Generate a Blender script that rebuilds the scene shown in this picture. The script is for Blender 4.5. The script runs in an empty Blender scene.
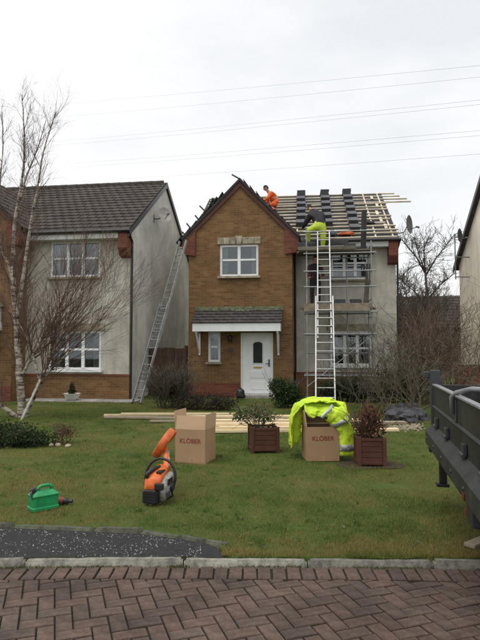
import bpy, bmesh, math, random
import numpy as np
from mathutils import Vector, Matrix, noise as mnoise
R = math.radians
random.seed(7)
rng = np.random.default_rng(11)
scene = bpy.context.scene
COL = scene.collection

# ------------------------------------------------------------------ camera, sky, sun, exposure
CAM_Z, PITCH, FPX = 1.55, R(3.18), 540.0
cam_d = bpy.data.cameras.new('camera')
cam_d.sensor_fit = 'VERTICAL'; cam_d.sensor_height = 24.0; cam_d.lens = FPX/640*24.0
cam_d.clip_start = 0.05; cam_d.clip_end = 2000
cam = bpy.data.objects.new('camera', cam_d); COL.objects.link(cam)
cam.location = (0, 0, CAM_Z); cam.rotation_euler = (R(90)+PITCH, 0, 0)
scene.camera = cam

w = bpy.data.worlds.new('World'); scene.world = w; w.use_nodes = True
nt = w.node_tree; nt.nodes.clear()
SUN_EL, SUN_AZ = R(48), R(-25)          # azimuth measured from +Y towards +X
wo = nt.nodes.new('ShaderNodeOutputWorld')
sky = nt.nodes.new('ShaderNodeTexSky'); sky.sky_type = 'NISHITA'; sky.sun_disc = False
sky.sun_elevation = SUN_EL; sky.sun_rotation = SUN_AZ; sky.dust_density = 4; sky.air_density = 1.2
bgn = nt.nodes.new('ShaderNodeBackground'); bgn.inputs['Strength'].default_value = 0.012
nt.links.new(sky.outputs['Color'], bgn.inputs['Color'])
tc = nt.nodes.new('ShaderNodeTexCoord')
mp = nt.nodes.new('ShaderNodeMapping'); mp.inputs['Scale'].default_value = (1, 1, 2.2); mp.inputs['Location'].default_value = (7.3, 4.1, 3)
nz = nt.nodes.new('ShaderNodeTexNoise'); nz.inputs['Scale'].default_value = 1.3
nz.inputs['Detail'].default_value = 5; nz.inputs['Roughness'].default_value = 0.55
nt.links.new(tc.outputs['Generated'], mp.inputs['Vector']); nt.links.new(mp.outputs['Vector'], nz.inputs['Vector'])
rp = nt.nodes.new('ShaderNodeValToRGB')
rp.color_ramp.elements[0].position = 0.30; rp.color_ramp.elements[0].color = (0.77, 0.785, 0.80, 1)
rp.color_ramp.elements[1].position = 0.57; rp.color_ramp.elements[1].color = (1.0, 1.0, 1.0, 1)
nt.links.new(nz.outputs['Fac'], rp.inputs['Fac'])
bgc = nt.nodes.new('ShaderNodeBackground'); bgc.inputs['Strength'].default_value = 0.86
nt.links.new(rp.outputs['Color'], bgc.inputs['Color'])
ad = nt.nodes.new('ShaderNodeAddShader')
nt.links.new(bgn.outputs[0], ad.inputs[0]); nt.links.new(bgc.outputs[0], ad.inputs[1])
nt.links.new(ad.outputs[0], wo.inputs['Surface'])

sun_d = bpy.data.lights.new('sun', 'SUN'); sun_d.energy = 1.5; sun_d.angle = R(40); sun_d.color = (1, 0.97, 0.92)
sun = bpy.data.objects.new('sun', sun_d); COL.objects.link(sun)
# overcast light comes mostly from high up, a little from behind the camera's left
sdir = Vector((-0.28, -0.22, 1.0)).normalized()
sun.rotation_euler = sdir.to_track_quat('Z', 'Y').to_euler()
sky.sun_elevation = math.asin(sdir.z); sky.sun_rotation = math.atan2(sdir.x, sdir.y)
vs = scene.view_settings
vs.view_transform = 'Standard'; vs.look = 'None'; vs.gamma = 1; vs.exposure = 0.30; vs.use_curve_mapping = False

# ------------------------------------------------------------------ helpers
def ray(x, y):
    v = Vector(((x-240)/FPX, 1.0, -(y-320)/FPX))
    c, s = math.cos(PITCH), math.sin(PITCH)
    return Vector((v.x, v.y*c - v.z*s, v.y*s + v.z*c))
def at(x, y, Y):
    d = ray(x, y); t = Y/d.y
    return Vector((d.x*t, Y, CAM_Z+d.z*t))
def gp(x, y, z=0.0):
    d = ray(x, y); t = (z-CAM_Z)/d.z
    return Vector((d.x*t, d.y*t, z))

MATS = {}
def mat(name, col, rough=0.8, var=0.25, scale=6.0, bump=0.0, bscale=40.0, metal=0.0, spec=0.4, hue=None, detail=5, coat=0):
    if name in MATS: return MATS[name]
    m = bpy.data.materials.new(name); m.use_nodes = True
    n = m.node_tree; b = n.nodes['Principled BSDF']
    b.inputs['Roughness'].default_value = rough; b.inputs['Metallic'].default_value = metal
    b.inputs['Specular IOR Level'].default_value = spec
    t = n.nodes.new('ShaderNodeTexCoord')
    x = n.nodes.new('ShaderNodeTexNoise'); x.inputs['Scale'].default_value = scale; x.inputs['Detail'].default_value = detail
    x.inputs['Roughness'].default_value = 0.65
    n.links.new(t.outputs['Object'], x.inputs['Vector'])
    r = n.nodes.new('ShaderNodeValToRGB')
    c0 = [max(0, c*(1-var)) for c in col]; c1 = [min(1, c*(1+var)) for c in col]
    if hue: c1 = [min(1, c*(1+var)*h) for c, h in zip(col, hue)]
    r.color_ramp.elements[0].position = 0.32; r.color_ramp.elements[0].color = (*c0, 1)
    r.color_ramp.elements[1].position = 0.68; r.color_ramp.elements[1].color = (*c1, 1)
    n.links.new(x.outputs['Fac'], r.inputs['Fac'])
    oi = n.nodes.new('ShaderNodeObjectInfo')
    hs = n.nodes.new('ShaderNodeHueSaturation')
    mr = n.nodes.new('ShaderNodeMapRange'); mr.inputs[3].default_value = 1-var*0.45; mr.inputs[4].default_value = 1+var*0.45
    n.links.new(oi.outputs['Random'], mr.inputs[0]); n.links.new(mr.outputs[0], hs.inputs['Value'])
    n.links.new(r.outputs['Color'], hs.inputs['Color']); n.links.new(hs.outputs['Color'], b.inputs['Base Color'])
    if bump > 0:
        x2 = n.nodes.new('ShaderNodeTexNoise'); x2.inputs['Scale'].default_value = bscale; x2.inputs['Detail'].default_value = 4
        n.links.new(t.outputs['Object'], x2.inputs['Vector'])
        bp = n.nodes.new('ShaderNodeBump'); bp.inputs['Strength'].default_value = bump; bp.inputs['Distance'].default_value = 0.01
        n.links.new(x2.outputs['Fac'], bp.inputs['Height']); n.links.new(bp.outputs['Normal'], b.inputs['Normal'])
    MATS[name] = m
    return m

def brick_mat(name, c1, c2, mortar, dirt=0.24):
    m = bpy.data.materials.new(name); m.use_nodes = True
    n = m.node_tree; b = n.nodes['Principled BSDF']; b.inputs['Roughness'].default_value = 0.9
    b.inputs['Specular IOR Level'].default_value = 0.2
    uv = n.nodes.new('ShaderNodeUVMap'); uv.uv_map = 'uv'
    bt = n.nodes.new('ShaderNodeTexBrick')
    bt.inputs['Color1'].default_value = (*c1, 1); bt.inputs['Color2'].default_value = (*c2, 1); bt.inputs['Mortar'].default_value = (*mortar, 1)
    bt.inputs['Scale'].default_value = 1.0; bt.inputs['Mortar Size'].default_value = 0.006; bt.inputs['Mortar Smooth'].default_value = 0.3
    bt.inputs['Brick Width'].default_value = 0.225; bt.inputs['Row Height'].default_value = 0.075; bt.inputs['Bias'].default_value = 0.0
    n.links.new(uv.outputs['UV'], bt.inputs['Vector'])
    x = n.nodes.new('ShaderNodeTexNoise'); x.inputs['Scale'].default_value = 1.6; x.inputs['Detail'].default_value = 8; x.inputs['Roughness'].default_value = 0.7
    n.links.new(uv.outputs['UV'], x.inputs['Vector'])
    mr = n.nodes.new('ShaderNodeMapRange'); mr.inputs[1].default_value = 0.3; mr.inputs[2].default_value = 0.7
    mr.inputs[3].default_value = 1-dirt; mr.inputs[4].default_value = 1+dirt*0.6
    n.links.new(x.outputs['Fac'], mr.inputs[0])
    hs = n.nodes.new('ShaderNodeHueSaturation')
    n.links.new(mr.outputs[0], hs.inputs['Value']); n.links.new(bt.outputs['Color'], hs.inputs['Color'])
    n.links.new(hs.outputs['Color'], b.inputs['Base Color'])
    bp = n.nodes.new('ShaderNodeBump'); bp.inputs['Strength'].default_value = 0.5; bp.inputs['Distance'].default_value = 0.01; bp.invert = True
    n.links.new(bt.outputs['Fac'], bp.inputs['Height']); n.links.new(bp.outputs['Normal'], b.inputs['Normal'])
    MATS[name] = m
    return m

def add_streaks(m, amt=0.3):
    n = m.node_tree; b = n.nodes['Principled BSDF']; src = b.inputs['Base Color'].links[0].from_socket
    t = n.nodes.new('ShaderNodeTexCoord'); mp = n.nodes.new('ShaderNodeMapping'); mp.inputs['Scale'].default_value = (3.5, 3.5, 0.35)
    x = n.nodes.new('ShaderNodeTexNoise'); x.inputs['Scale'].default_value = 1.4; x.inputs['Detail'].default_value = 7; x.inputs['Roughness'].default_value = 0.7
    n.links.new(t.outputs['Object'], mp.inputs[0]); n.links.new(mp.outputs[0], x.inputs['Vector'])
    mr = n.nodes.new('ShaderNodeMapRange'); mr.inputs[1].default_value = 0.38; mr.inputs[2].default_value = 0.62; mr.inputs[3].default_value = 1-amt; mr.inputs[4].default_value = 1.04
    n.links.new(x.outputs['Fac'], mr.inputs[0])
    g_ = n.nodes.new('ShaderNodeTexNoise'); g_.inputs['Scale'].default_value = 45; g_.inputs['Detail'].default_value = 3; n.links.new(t.outputs['Object'], g_.inputs['Vector'])
    m2 = n.nodes.new('ShaderNodeMapRange'); m2.inputs[1].default_value = 0.3; m2.inputs[2].default_value = 0.7; m2.inputs[3].default_value = 0.82; m2.inputs[4].default_value = 1.14
    n.links.new(g_.outputs['Fac'], m2.inputs[0]); mu = n.nodes.new('ShaderNodeMath'); mu.operation = 'MULTIPLY'; n.links.new(mr.outputs[0], mu.inputs[0]); n.links.new(m2.outputs[0], mu.inputs[1])
    hs = n.nodes.new('ShaderNodeHueSaturation'); n.links.new(mu.outputs[0], hs.inputs['Value']); n.links.new(src, hs.inputs['Color']); n.links.new(hs.outputs[0], b.inputs['Base Color'])
def vary_blocks(m):
    n = m.node_tree; b = n.nodes['Principled BSDF']; src = b.inputs['Base Color'].links[0].from_socket
    oi = n.nodes.new('ShaderNodeObjectInfo'); r = n.nodes.new('ShaderNodeValToRGB'); e = r.color_ramp.elements
    e[0].color = (1.12, 1.0, 0.96, 1); e[1].color = (0.88, 0.89, 0.91, 1)
    for p, c in ((0.25, (0.95, 0.94, 0.94, 1)), (0.5, (1.18, 1.10, 1.05, 1)), (0.75, (1.05, 0.93, 0.89, 1))): q = e.new(p); q.color = c
    n.links.new(oi.outputs['Random'], r.inputs[0])
    ge = n.nodes.new('ShaderNodeNewGeometry'); x = n.nodes.new('ShaderNodeTexNoise'); x.inputs['Scale'].default_value = 2.2; x.inputs['Detail'].default_value = 8; x.inputs['Roughness'].default_value = 0.72
    n.links.new(ge.outputs['Position'], x.inputs['Vector'])
    mr = n.nodes.new('ShaderNodeMapRange'); mr.inputs[1].default_value = 0.34; mr.inputs[2].default_value = 0.66; mr.inputs[3].default_value = 0.62; mr.inputs[4].default_value = 1.40; n.links.new(x.outputs['Fac'], mr.inputs[0])
    mx = n.nodes.new('ShaderNodeMix'); mx.data_type = 'RGBA'; mx.blend_type = 'MULTIPLY'; mx.inputs[0].default_value = 1.0
    n.links.new(src, mx.inputs[6]); n.links.new(r.outputs[0], mx.inputs[7])
    hs = n.nodes.new('ShaderNodeHueSaturation'); n.links.new(mr.outputs[0], hs.inputs['Value']); n.links.new(mx.outputs[2], hs.inputs['Color']); n.links.new(hs.outputs[0], b.inputs['Base Color'])
def glass_mat():
    m = bpy.data.materials.new('glass'); m.use_nodes = True
    n = m.node_tree; n.nodes.clear()
    o = n.nodes.new('ShaderNodeOutputMaterial'); mx = n.nodes.new('ShaderNodeMixShader')
    tr = n.nodes.new('ShaderNodeBsdfTransparent'); tr.inputs[0].default_value = (0.8, 0.84, 0.83, 1)
    gl = n.nodes.new('ShaderNodeBsdfGlossy'); gl.inputs['Roughness'].default_value = 0.02; gl.inputs['Color'].default_value = (0.9, 0.95, 1, 1)
    fr = n.nodes.new('ShaderNodeFresnel'); fr.inputs['IOR'].default_value = 1.75
    n.links.new(fr.outputs[0], mx.inputs[0]); n.links.new(tr.outputs[0], mx.inputs[1]); n.links.new(gl.outputs[0], mx.inputs[2])
    n.links.new(mx.outputs[0], o.inputs[0]); MATS['glass'] = m
    return m
glass_mat()

def attr_mat(name, rough=0.7, transl=0.35):
    m = bpy.data.materials.new(name); m.use_nodes = True
    n = m.node_tree; b = n.nodes['Principled BSDF']; b.inputs['Roughness'].default_value = rough; b.inputs['Specular IOR Level'].default_value = 0.25
    a = n.nodes.new('ShaderNodeAttribute'); a.attribute_name = 'Col'
    n.links.new(a.outputs['Color'], b.inputs['Base Color'])
    tl = n.nodes.new('ShaderNodeBsdfTranslucent'); n.links.new(a.outputs['Color'], tl.inputs['Color'])
    mx = n.nodes.new('ShaderNodeMixShader'); mx.inputs[0].default_value = transl
    n.links.new(b.outputs[0], mx.inputs[1]); n.links.new(tl.outputs[0], mx.inputs[2])
    n.links.new(mx.outputs[0], n.nodes['Material Output'].inputs[0]); MATS[name] = m
    return m
attr_mat('leaf_attr'); attr_mat('blade_attr', 0.75, 0.3)

class MB:
    def __init__(s): s.v = []; s.f = []; s.mi = []; s.c = []
    def add(s, vs, fs, m=0):
        o = len(s.v); s.v += [tuple(p) for p in vs]
        for f in fs: s.f.append(tuple(i+o for i in f)); s.mi.append(m)
    def box(s, lo, hi, m=0, M=None):
        x0, y0, z0 = lo; x1, y1, z1 = hi
        p = [Vector(q) for q in ((x0,y0,z0),(x1,y0,z0),(x1,y1,z0),(x0,y1,z0),(x0,y0,z1),(x1,y0,z1),(x1,y1,z1),(x0,y1,z1))]
        if M is not None: p = [M @ q for q in p]
        s.add(p, [(0,3,2,1),(4,5,6,7),(0,1,5,4),(1,2,6,5),(2,3,7,6),(3,0,4,7)], m); return s
    def bbox(s, lo, hi, b=0.01, m=0, M=None):      # box with chamfered edges
        x0, y0, z0 = lo; x1, y1, z1 = hi
        bm = bmesh.new(); bmesh.ops.create_cube(bm, size=1)
        for q in bm.verts: q.co = Vector(((x0+x1)/2+q.co.x*(x1-x0), (y0+y1)/2+q.co.y*(y1-y0), (z0+z1)/2+q.co.z*(z1-z0)))
        bmesh.ops.bevel(bm, geom=bm.edges[:], offset=b, segments=2, affect='EDGES', profile=0.6)
        s.bm(bm, m, M); return s
    def bm(s, bm, m=0, M=None):
        bm.verts.index_update()
        s.add([(M @ q.co) if M is not None else q.co for q in bm.verts], [[q.index for q in f.verts] for f in bm.faces], m); bm.free()
    def tube(s, pts, rad, n=6, m=0, cap=True):
        pts = [Vector(p) for p in pts]
        if not hasattr(rad, '__len__'): rad = [rad]*len(pts)
        o = len(s.v); up = None
        for i, p in enumerate(pts):
            d = (pts[min(i+1, len(pts)-1)]-pts[max(i-1, 0)])
            if d.length < 1e-9: d = Vector((0,0,1))
            d.normalize()
            if up is None:
                up = d.cross(Vector((0,0,1))) if abs(d.z) < 0.9 else d.cross(Vector((1,0,0)))
            else:
                up = up - d*up.dot(d)
                if up.length < 1e-6: up = d.orthogonal()
            up.normalize(); b = d.cross(up)
            for k in range(n):
                a = 2*math.pi*k/n
                q = p + (up*math.cos(a)+b*math.sin(a))*rad[i]; s.v.append((q.x, q.y, q.z))
        for i in range(len(pts)-1):
            for k in range(n):
                k2 = (k+1) % n
                s.f.append((o+i*n+k, o+i*n+k2, o+(i+1)*n+k2, o+(i+1)*n+k)); s.mi.append(m)
        if cap and n > 2:
            s.f.append(tuple(o+k for k in reversed(range(n)))); s.mi.append(m)
            e = o+(len(pts)-1)*n; s.f.append(tuple(e+k for k in range(n))); s.mi.append(m)
        return s
    def prism(s, poly, a, b, axis='y', m=0):      # poly of (u,v); extruded from a to b along axis
        n = len(poly)
        def P(u, v, t): return {'y': (u, t, v), 'x': (t, u, v), 'z': (u, v, t)}[axis]
        vs = [P(u, v, a) for u, v in poly]+[P(u, v, b) for u, v in poly]
        s.add(vs, [tuple(range(n)), tuple(reversed(range(n, 2*n)))]+[(i, i+n, (i+1) % n+n, (i+1) % n) for i in range(n)], m); return s
    def slab(s, quad, t, m=0):                    # polygon in space thickened by t against its normal
        q = [Vector(p) for p in quad]; nrm = (q[1]-q[0]).cross(q[2]-q[0]).normalized(); n = len(q)
        vs = q+[p-nrm*t for p in q]
        s.add(vs, [tuple(range(n)), tuple(reversed(range(n, 2*n)))]+[(i, i+n, (i+1) % n+n, (i+1) % n) for i in range(n)], m); return s
    def lathe(s, prof, n=20, M=None, m=0):        # prof of (r,z)
        o = len(s.v); 
        for r, z in prof:
            for k in range(n):
                a = 2*math.pi*k/n; q = Vector((r*math.cos(a), r*math.sin(a), z))
                if M is not None: q = M @ q
                s.v.append(tuple(q))
        for i in range(len(prof)-1):
            for k in range(n):
                k2 = (k+1) % n
                s.f.append((o+i*n+k, o+i*n+k2, o+(i+1)*n+k2, o+(i+1)*n+k)); s.mi.append(m)
        return s
    def build(s, name, mats, parent=None, smooth=False, loc=None, rot=None, kind=None, fixn=True):
        me = bpy.data.meshes.new(name); me.from_pydata(s.v, [], s.f)
        if not isinstance(mats, (list, tuple)): mats = [mats]
        for q in mats: me.materials.append(MATS[q] if isinstance(q, str) else q)
        if len(mats) > 1: me.polygons.foreach_set('material_index', s.mi)
        if fixn and len(s.f) < 60000:
            bm = bmesh.new(); bm.from_mesh(me); bmesh.ops.recalc_face_normals(bm, faces=bm.faces[:]); bm.to_mesh(me); bm.free()
        nl = len(me.loops)
        if nl < 200000:
            co = np.empty(len(me.vertices)*3); me.vertices.foreach_get('co', co); co = co.reshape(-1, 3)
            vi = np.empty(nl, dtype=np.int32); me.loops.foreach_get('vertex_index', vi)
            nr = np.empty(len(me.polygons)*3); me.polygons.foreach_get('normal', nr); nr = np.abs(nr.reshape(-1, 3))
            lt = np.empty(len(me.polygons), dtype=np.int32); me.polygons.foreach_get('loop_total', lt)
            ax = np.repeat(nr.argmax(1), lt); p = co[vi]
            uvs = np.where((ax == 0)[:, None], p[:, [1, 2]], np.where((ax == 1)[:, None], p[:, [0, 2]], p[:, [0, 1]]))
            ul = me.uv_layers.new(name='uv'); ul.data.foreach_set('uv', uvs.astype(np.float32).ravel())
        if smooth: me.polygons.foreach_set('use_smooth', [True]*len(me.polygons))
        ob = bpy.data.objects.new(name, me); COL.objects.link(ob)
        if parent: ob.parent = parent
        if loc is not None: ob.location = loc
        if rot is not None: ob.rotation_euler = rot
        if kind: ob['kind'] = kind
        return ob

def tag(o, label, cat, group=None):
    o['label'] = label; o['category'] = cat
    if group: o['group'] = group
    return o
def thing(name, label, cat, loc=(0, 0, 0), rz=0.0, group=None):
    o = bpy.data.objects.new(name, None); COL.objects.link(o); o.empty_display_size = 0.2
    o.location = loc; o.rotation_euler = (0, 0, rz)
    return tag(o, label, cat, group)
def struct(o): o['kind'] = 'structure'; return o
def copy_tree(o, parent=None):
    c = o.copy(); COL.objects.link(c); c.parent = parent
    for ch in list(o.children): copy_tree(ch, c)
    return c
def set_col(ob, cols, n_per=None):
    a = ob.data.attributes.new('Col', 'FLOAT_COLOR', 'POINT')
    c = np.ones((len(ob.data.vertices), 4), dtype=np.float32); c[:, :3] = cols; a.data.foreach_set('color', c.ravel())

# value noise for numpy
_perm = rng.random((256, 256))
def vnoise(x, y, f):
    x = x*f+500; y = y*f+500
    xi = np.floor(x).astype(int); yi = np.floor(y).astype(int); fx = x-xi; fy = y-yi
    fx = fx*fx*(3-2*fx); fy = fy*fy*(3-2*fy)
    g = lambda a, b: _perm[a % 256, b % 256]
    return (g(xi, yi)*(1-fx)+g(xi+1, yi)*fx)*(1-fy)+(g(xi, yi+1)*(1-fx)+g(xi+1, yi+1)*fx)*fy

# ------------------------------------------------------------------ materials
brick_mat('brick_buff', (0.232, 0.130, 0.056), (0.155, 0.080, 0.037), (0.215, 0.158, 0.095))
brick_mat('brick_red', (0.21, 0.075, 0.045), (0.15, 0.05, 0.035), (0.17, 0.10, 0.07), 0.3)
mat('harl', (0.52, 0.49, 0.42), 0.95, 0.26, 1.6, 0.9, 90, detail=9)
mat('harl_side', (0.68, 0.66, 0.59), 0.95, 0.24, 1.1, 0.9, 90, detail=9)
mat('harl_cream', (0.80, 0.73, 0.60), 0.95, 0.12, 1.3, 0.7, 90)
mat('upvc', (0.78, 0.79, 0.78), 0.35, 0.06, 3)
mat('fascia_white', (0.62, 0.62, 0.59), 0.55, 0.15, 2.5)
mat('verge_red', (0.092, 0.040, 0.031), 0.85, 0.25, 4, 0.3, 30)
mat('roof_brown', (0.050, 0.039, 0.033), 0.85, 0.40, 1.1, 0.6, 60, hue=(1.0, 1.05, 1.0), detail=9)
mat('roof_dark', (0.055, 0.050, 0.048), 0.85, 0.4, 3, 0.6, 60)
mat('felt', (0.028, 0.028, 0.030), 0.8, 0.4, 3, 0.3, 20)
mat('batten', (0.55, 0.485, 0.37), 0.8, 0.28, 2.5, 0.2, 60)
mat('batten_old', (0.10, 0.08, 0.06), 0.85, 0.3, 4)
mat('plank', (0.66, 0.53, 0.33), 0.75, 0.16, 2.0, 0.2, 50)
mat('plank_dull', (0.30, 0.25, 0.175), 0.8, 0.2, 2.0, 0.2, 50)
mat('tile_new', (0.058, 0.060, 0.068), 0.5, 0.25, 5, 0.2, 60, spec=0.5)
mat('stone', (0.30, 0.26, 0.19), 0.9, 0.4, 5, 0.6, 40)
mat('board_weathered', (0.15, 0.13, 0.10), 0.85, 0.4, 3.5, 0.4, 30)
mat('board_mid', (0.20, 0.165, 0.12), 0.85, 0.4, 3, 0.4, 30)
mat('lead_moss', (0.12, 0.12, 0.095), 0.8, 0.5, 9, 0.6, 50, hue=(1.0, 1.12, 0.7))
mat('black_plastic', (0.018, 0.018, 0.02), 0.45, 0.3, 8, 0.1, 60)
mat('rubber', (0.02, 0.02, 0.02), 0.8, 0.3, 10, 0.2, 80)
mat('dark_metal', (0.035, 0.037, 0.04), 0.45, 0.25, 5, 0.15, 40, spec=0.5)
mat('aluminium', (0.40, 0.40, 0.39), 0.5, 0.2, 5, 0.1, 60, metal=0.7)
mat('galv', (0.30, 0.31, 0.31), 0.5, 0.25, 6, 0.1, 60, metal=0.6)
mat('brass', (0.45, 0.3, 0.1), 0.35, 0.2, 6, metal=0.8)
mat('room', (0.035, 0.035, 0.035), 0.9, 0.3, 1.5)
mat('curtain', (0.42, 0.42, 0.42), 0.9, 0.2, 5)
mat('fence_brown', (0.085, 0.05, 0.033), 0.85, 0.35, 5, 0.3, 30)
mat('card', (0.36, 0.225, 0.13), 0.85, 0.07, 3, 0.06, 60)
mat('card_lit', (0.50, 0.335, 0.21), 0.85, 0.07, 3, 0.06, 60)  # box card lightened for the flaps, sky light put into the colour
mat('print_red', (0.22, 0.045, 0.03), 0.8, 0.15, 30)
mat('tape', (0.40, 0.27, 0.15), 0.3, 0.1, 6)
mat('hivis_yellow', (0.50, 0.68, 0.035), 0.8, 0.16, 7, 1.0, 16)
mat('hivis_lime', (0.40, 0.50, 0.04), 0.8, 0.2, 9, 0.4, 25)
mat('hivis_orange', (0.72, 0.13, 0.03), 0.8, 0.22, 9, 0.4, 25)
mat('reflective', (0.36, 0.38, 0.38), 0.35, 0.12, 20, metal=0.3)
mat('cloth_dark', (0.022, 0.020, 0.024), 0.9, 0.3, 8, 0.4, 25)
mat('cloth_rust', (0.085, 0.032, 0.026), 0.9, 0.3, 8, 0.4, 25)
mat('skin', (0.42, 0.23, 0.16), 0.6, 0.1, 10)
mat('hair', (0.025, 0.02, 0.018), 0.8, 0.3, 20, 0.5, 60)
mat('saw_orange', (0.56, 0.115, 0.022), 0.5, 0.32, 16, 0.15, 60, detail=9)
mat('saw_grey', (0.27, 0.255, 0.235), 0.55, 0.55, 20, 0.2, 40)
mat('can_green', (0.014, 0.26, 0.085), 0.42, 0.25, 7, 0.05, 30)
mat('planter_wood', (0.085, 0.031, 0.020), 0.75, 0.25, 6, 0.3, 30)
mat('soil', (0.045, 0.032, 0.020), 0.95, 0.4, 15, 0.8, 30)
mat('bark_white', (0.52, 0.48, 0.42), 0.85, 0.2, 6, 0.4, 40)
mat('twig_red', (0.115, 0.068, 0.052), 0.85, 0.3, 8)
mat('twig_grey', (0.080, 0.067, 0.050), 0.9, 0.3, 8)
mat('twig_pale', (0.115, 0.095, 0.066), 0.9, 0.3, 8)
mat('bark_dark', (0.10, 0.085, 0.07), 0.9, 0.3, 8, 0.5, 40)
mat('white_pot', (0.66, 0.66, 0.63), 0.5, 0.08, 6)
mat('block', (0.078, 0.055, 0.044), 0.85, 0.38, 16, 0.7, 110, hue=(1.0, 1.02, 1.02), detail=8)
mat('joint', (0.020, 0.017, 0.012), 0.95, 0.5, 25, 0.8, 60, hue=(0.9, 1.2, 0.8))
mat('kerb_concrete', (0.19, 0.182, 0.158), 0.9, 0.55, 11, 0.8, 70, hue=(1.0, 1.0, 0.95), detail=9)
mat('edging_old', (0.080, 0.074, 0.060), 0.9, 0.45, 12, 0.9, 60, hue=(0.95, 1.1, 0.85), detail=9)
mat('tarmac', (0.020, 0.020, 0.021), 0.9, 0.45, 30, 1.0, 160, detail=9)
mat('pebble', (0.36, 0.36, 0.35), 0.8, 0.3, 12)
mat('gravel_tan', (0.27, 0.235, 0.165), 0.9, 0.45, 14)
mat('rock', (0.065, 0.065, 0.07), 0.9, 0.35, 7, 0.6, 25)
mat('concrete', (0.28, 0.265, 0.235), 0.9, 0.3, 6, 0.5, 50)
mat('trailer_grey', (0.021, 0.022, 0.021), 0.55, 0.5, 5, 0.25, 14, spec=0.45)
mat('trailer_rim', (0.23, 0.235, 0.24), 0.45, 0.25, 8, 0.15, 40, metal=0.3)
mat('lamp_red', (0.10, 0.02, 0.014), 0.3, 0.15, 8)
mat('dish_grey', (0.13, 0.13, 0.13), 0.6, 0.2, 6)
mat('dish_pale', (0.33, 0.31, 0.28), 0.6, 0.25, 6)
mat('wire', (0.25, 0.26, 0.27), 0.7, 0.1, 3)
mat('orange_cloth', (0.55, 0.14, 0.06), 0.8, 0.3, 9, 0.4, 30)
mat('blue_grey', (0.12, 0.15, 0.18), 0.7, 0.2, 9)

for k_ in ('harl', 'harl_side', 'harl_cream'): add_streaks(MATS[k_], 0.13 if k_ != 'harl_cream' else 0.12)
vary_blocks(MATS['block']); add_streaks(MATS['trailer_grey'], 0.45)
def ground_mat(name, cols, scale=1.0):
    m = bpy.data.materials.new(name); m.use_nodes = True
    n = m.node_tree; b = n.nodes['Principled BSDF']; b.inputs['Roughness'].default_value = 0.95; b.inputs['Specular IOR Level'].default_value = 0.15
    t = n.nodes.new('ShaderNodeTexCoord')
    x1 = n.nodes.new('ShaderNodeTexNoise'); x1.inputs['Scale'].default_value = 0.9*scale; x1.inputs['Detail'].default_value = 9; x1.inputs['Roughness'].default_value = 0.7
    x2 = n.nodes.new('ShaderNodeTexNoise'); x2.inputs['Scale'].default_value = 22*scale; x2.inputs['Detail'].default_value = 6
    for x in (x1, x2): n.links.new(t.outputs['Object'], x.inputs['Vector'])
    mx = n.nodes.new('ShaderNodeMath'); mx.operation = 'MULTIPLY_ADD'; mx.inputs[1].default_value = 0.35
    n.links.new(x2.outputs['Fac'], mx.inputs[0]); n.links.new(x1.outputs['Fac'], mx.inputs[2])
    r = n.nodes.new('ShaderNodeValToRGB'); e = r.color_ramp.elements
    e[0].position = 0.45; e[0].color = (*cols[0], 1); e[1].position = 0.9; e[1].color = (*cols[-1], 1)
    for i, c in enumerate(cols[1:-1]):
        q = e.new(0.45+0.45*(i+1)/(len(cols)-1)); q.color = (*c, 1)
    n.links.new(mx.outputs[0], r.inputs['Fac']); n.links.new(r.outputs['Color'], b.inputs['Base Color'])
    bp = n.nodes.new('ShaderNodeBump'); bp.inputs['Strength'].default_value = 0.8; bp.inputs['Distance'].default_value = 0.02
    n.links.new(x2.outputs['Fac'], bp.inputs['Height']); n.links.new(bp.outputs['Normal'], b.inputs['Normal'])
    MATS[name] = m
ground_mat('lawn', [(0.028, 0.050, 0.010), (0.052, 0.080, 0.016), (0.072, 0.092, 0.022), (0.13, 0.115, 0.045)])
ground_mat('far_ground', [(0.03, 0.035, 0.012), (0.05, 0.05, 0.02), (0.06, 0.05, 0.03)], 0.3)

# ------------------------------------------------------------------ ground, lawn, kerb, paving
ZP = -0.040                      # paving level; the lawn is level 0
g = MB(); g.add([(-300, -60, -0.16), (300, -60, -0.16), (300, 600, -0.16), (-300, 600, -0.16)], [(0, 1, 2, 3)])
struct(g.build('ground', 'far_ground'))

def kerb_y(x): return 4.075 - 0.012*(max(-3, min(3, x))+0.4)**2
KW = 0.075
EDG = [gp(222, 549), gp(205, 543.5), gp(180, 539), gp(140, 534), (-1.25, 4.70, 0), (-2.0, 4.80, 0), (-3.2, 4.86, 0), (-6, 4.9, 0), (-30, 4.9, 0)]
EDG = [Vector(p) for p in EDG]
def edge_y(x):
    if x >= EDG[0].x: return kerb_y(x)+KW
    for a, b in zip(EDG, EDG[1:]):
        if b.x <= x <= a.x:
            t = (x-b.x)/(a.x-b.x); return max(b.y+(a.y-b.y)*t, kerb_y(x)+KW)
    return 4.9
def lawn_z(x, y):
    return 0.022*(mnoise.noise(Vector((x*0.7, y*0.7, 3)))) + 0.008*mnoise.noise(Vector((x*3, y*3, 7)))
xs = np.concatenate([np.linspace(-30, -8, 12)[:-1], np.linspace(-8, 8, 130), np.linspace(8, 30, 12)[1:]])
ts = np.linspace(0, 1, 110)**2.2
L = MB(); nx, ny = len(xs), len(ts)
for t in ts:
    for x in xs:
        y0 = edge_y(x)+(0.10 if x < EDG[0].x else 0.0); y = y0+(42-y0)*t
        L.v.append((x, y, lawn_z(x, y)*min(1, (y-y0)*3) - (0.0 if t > 0 else 0.05)))
for j in range(ny-1):
    for i in range(nx-1): L.f.append((j*nx+i, j*nx+i+1, (j+1)*nx+i+1, (j+1)*nx+i)); L.mi.append(0)
struct(L.build('lawn', 'lawn', smooth=True))

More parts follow.
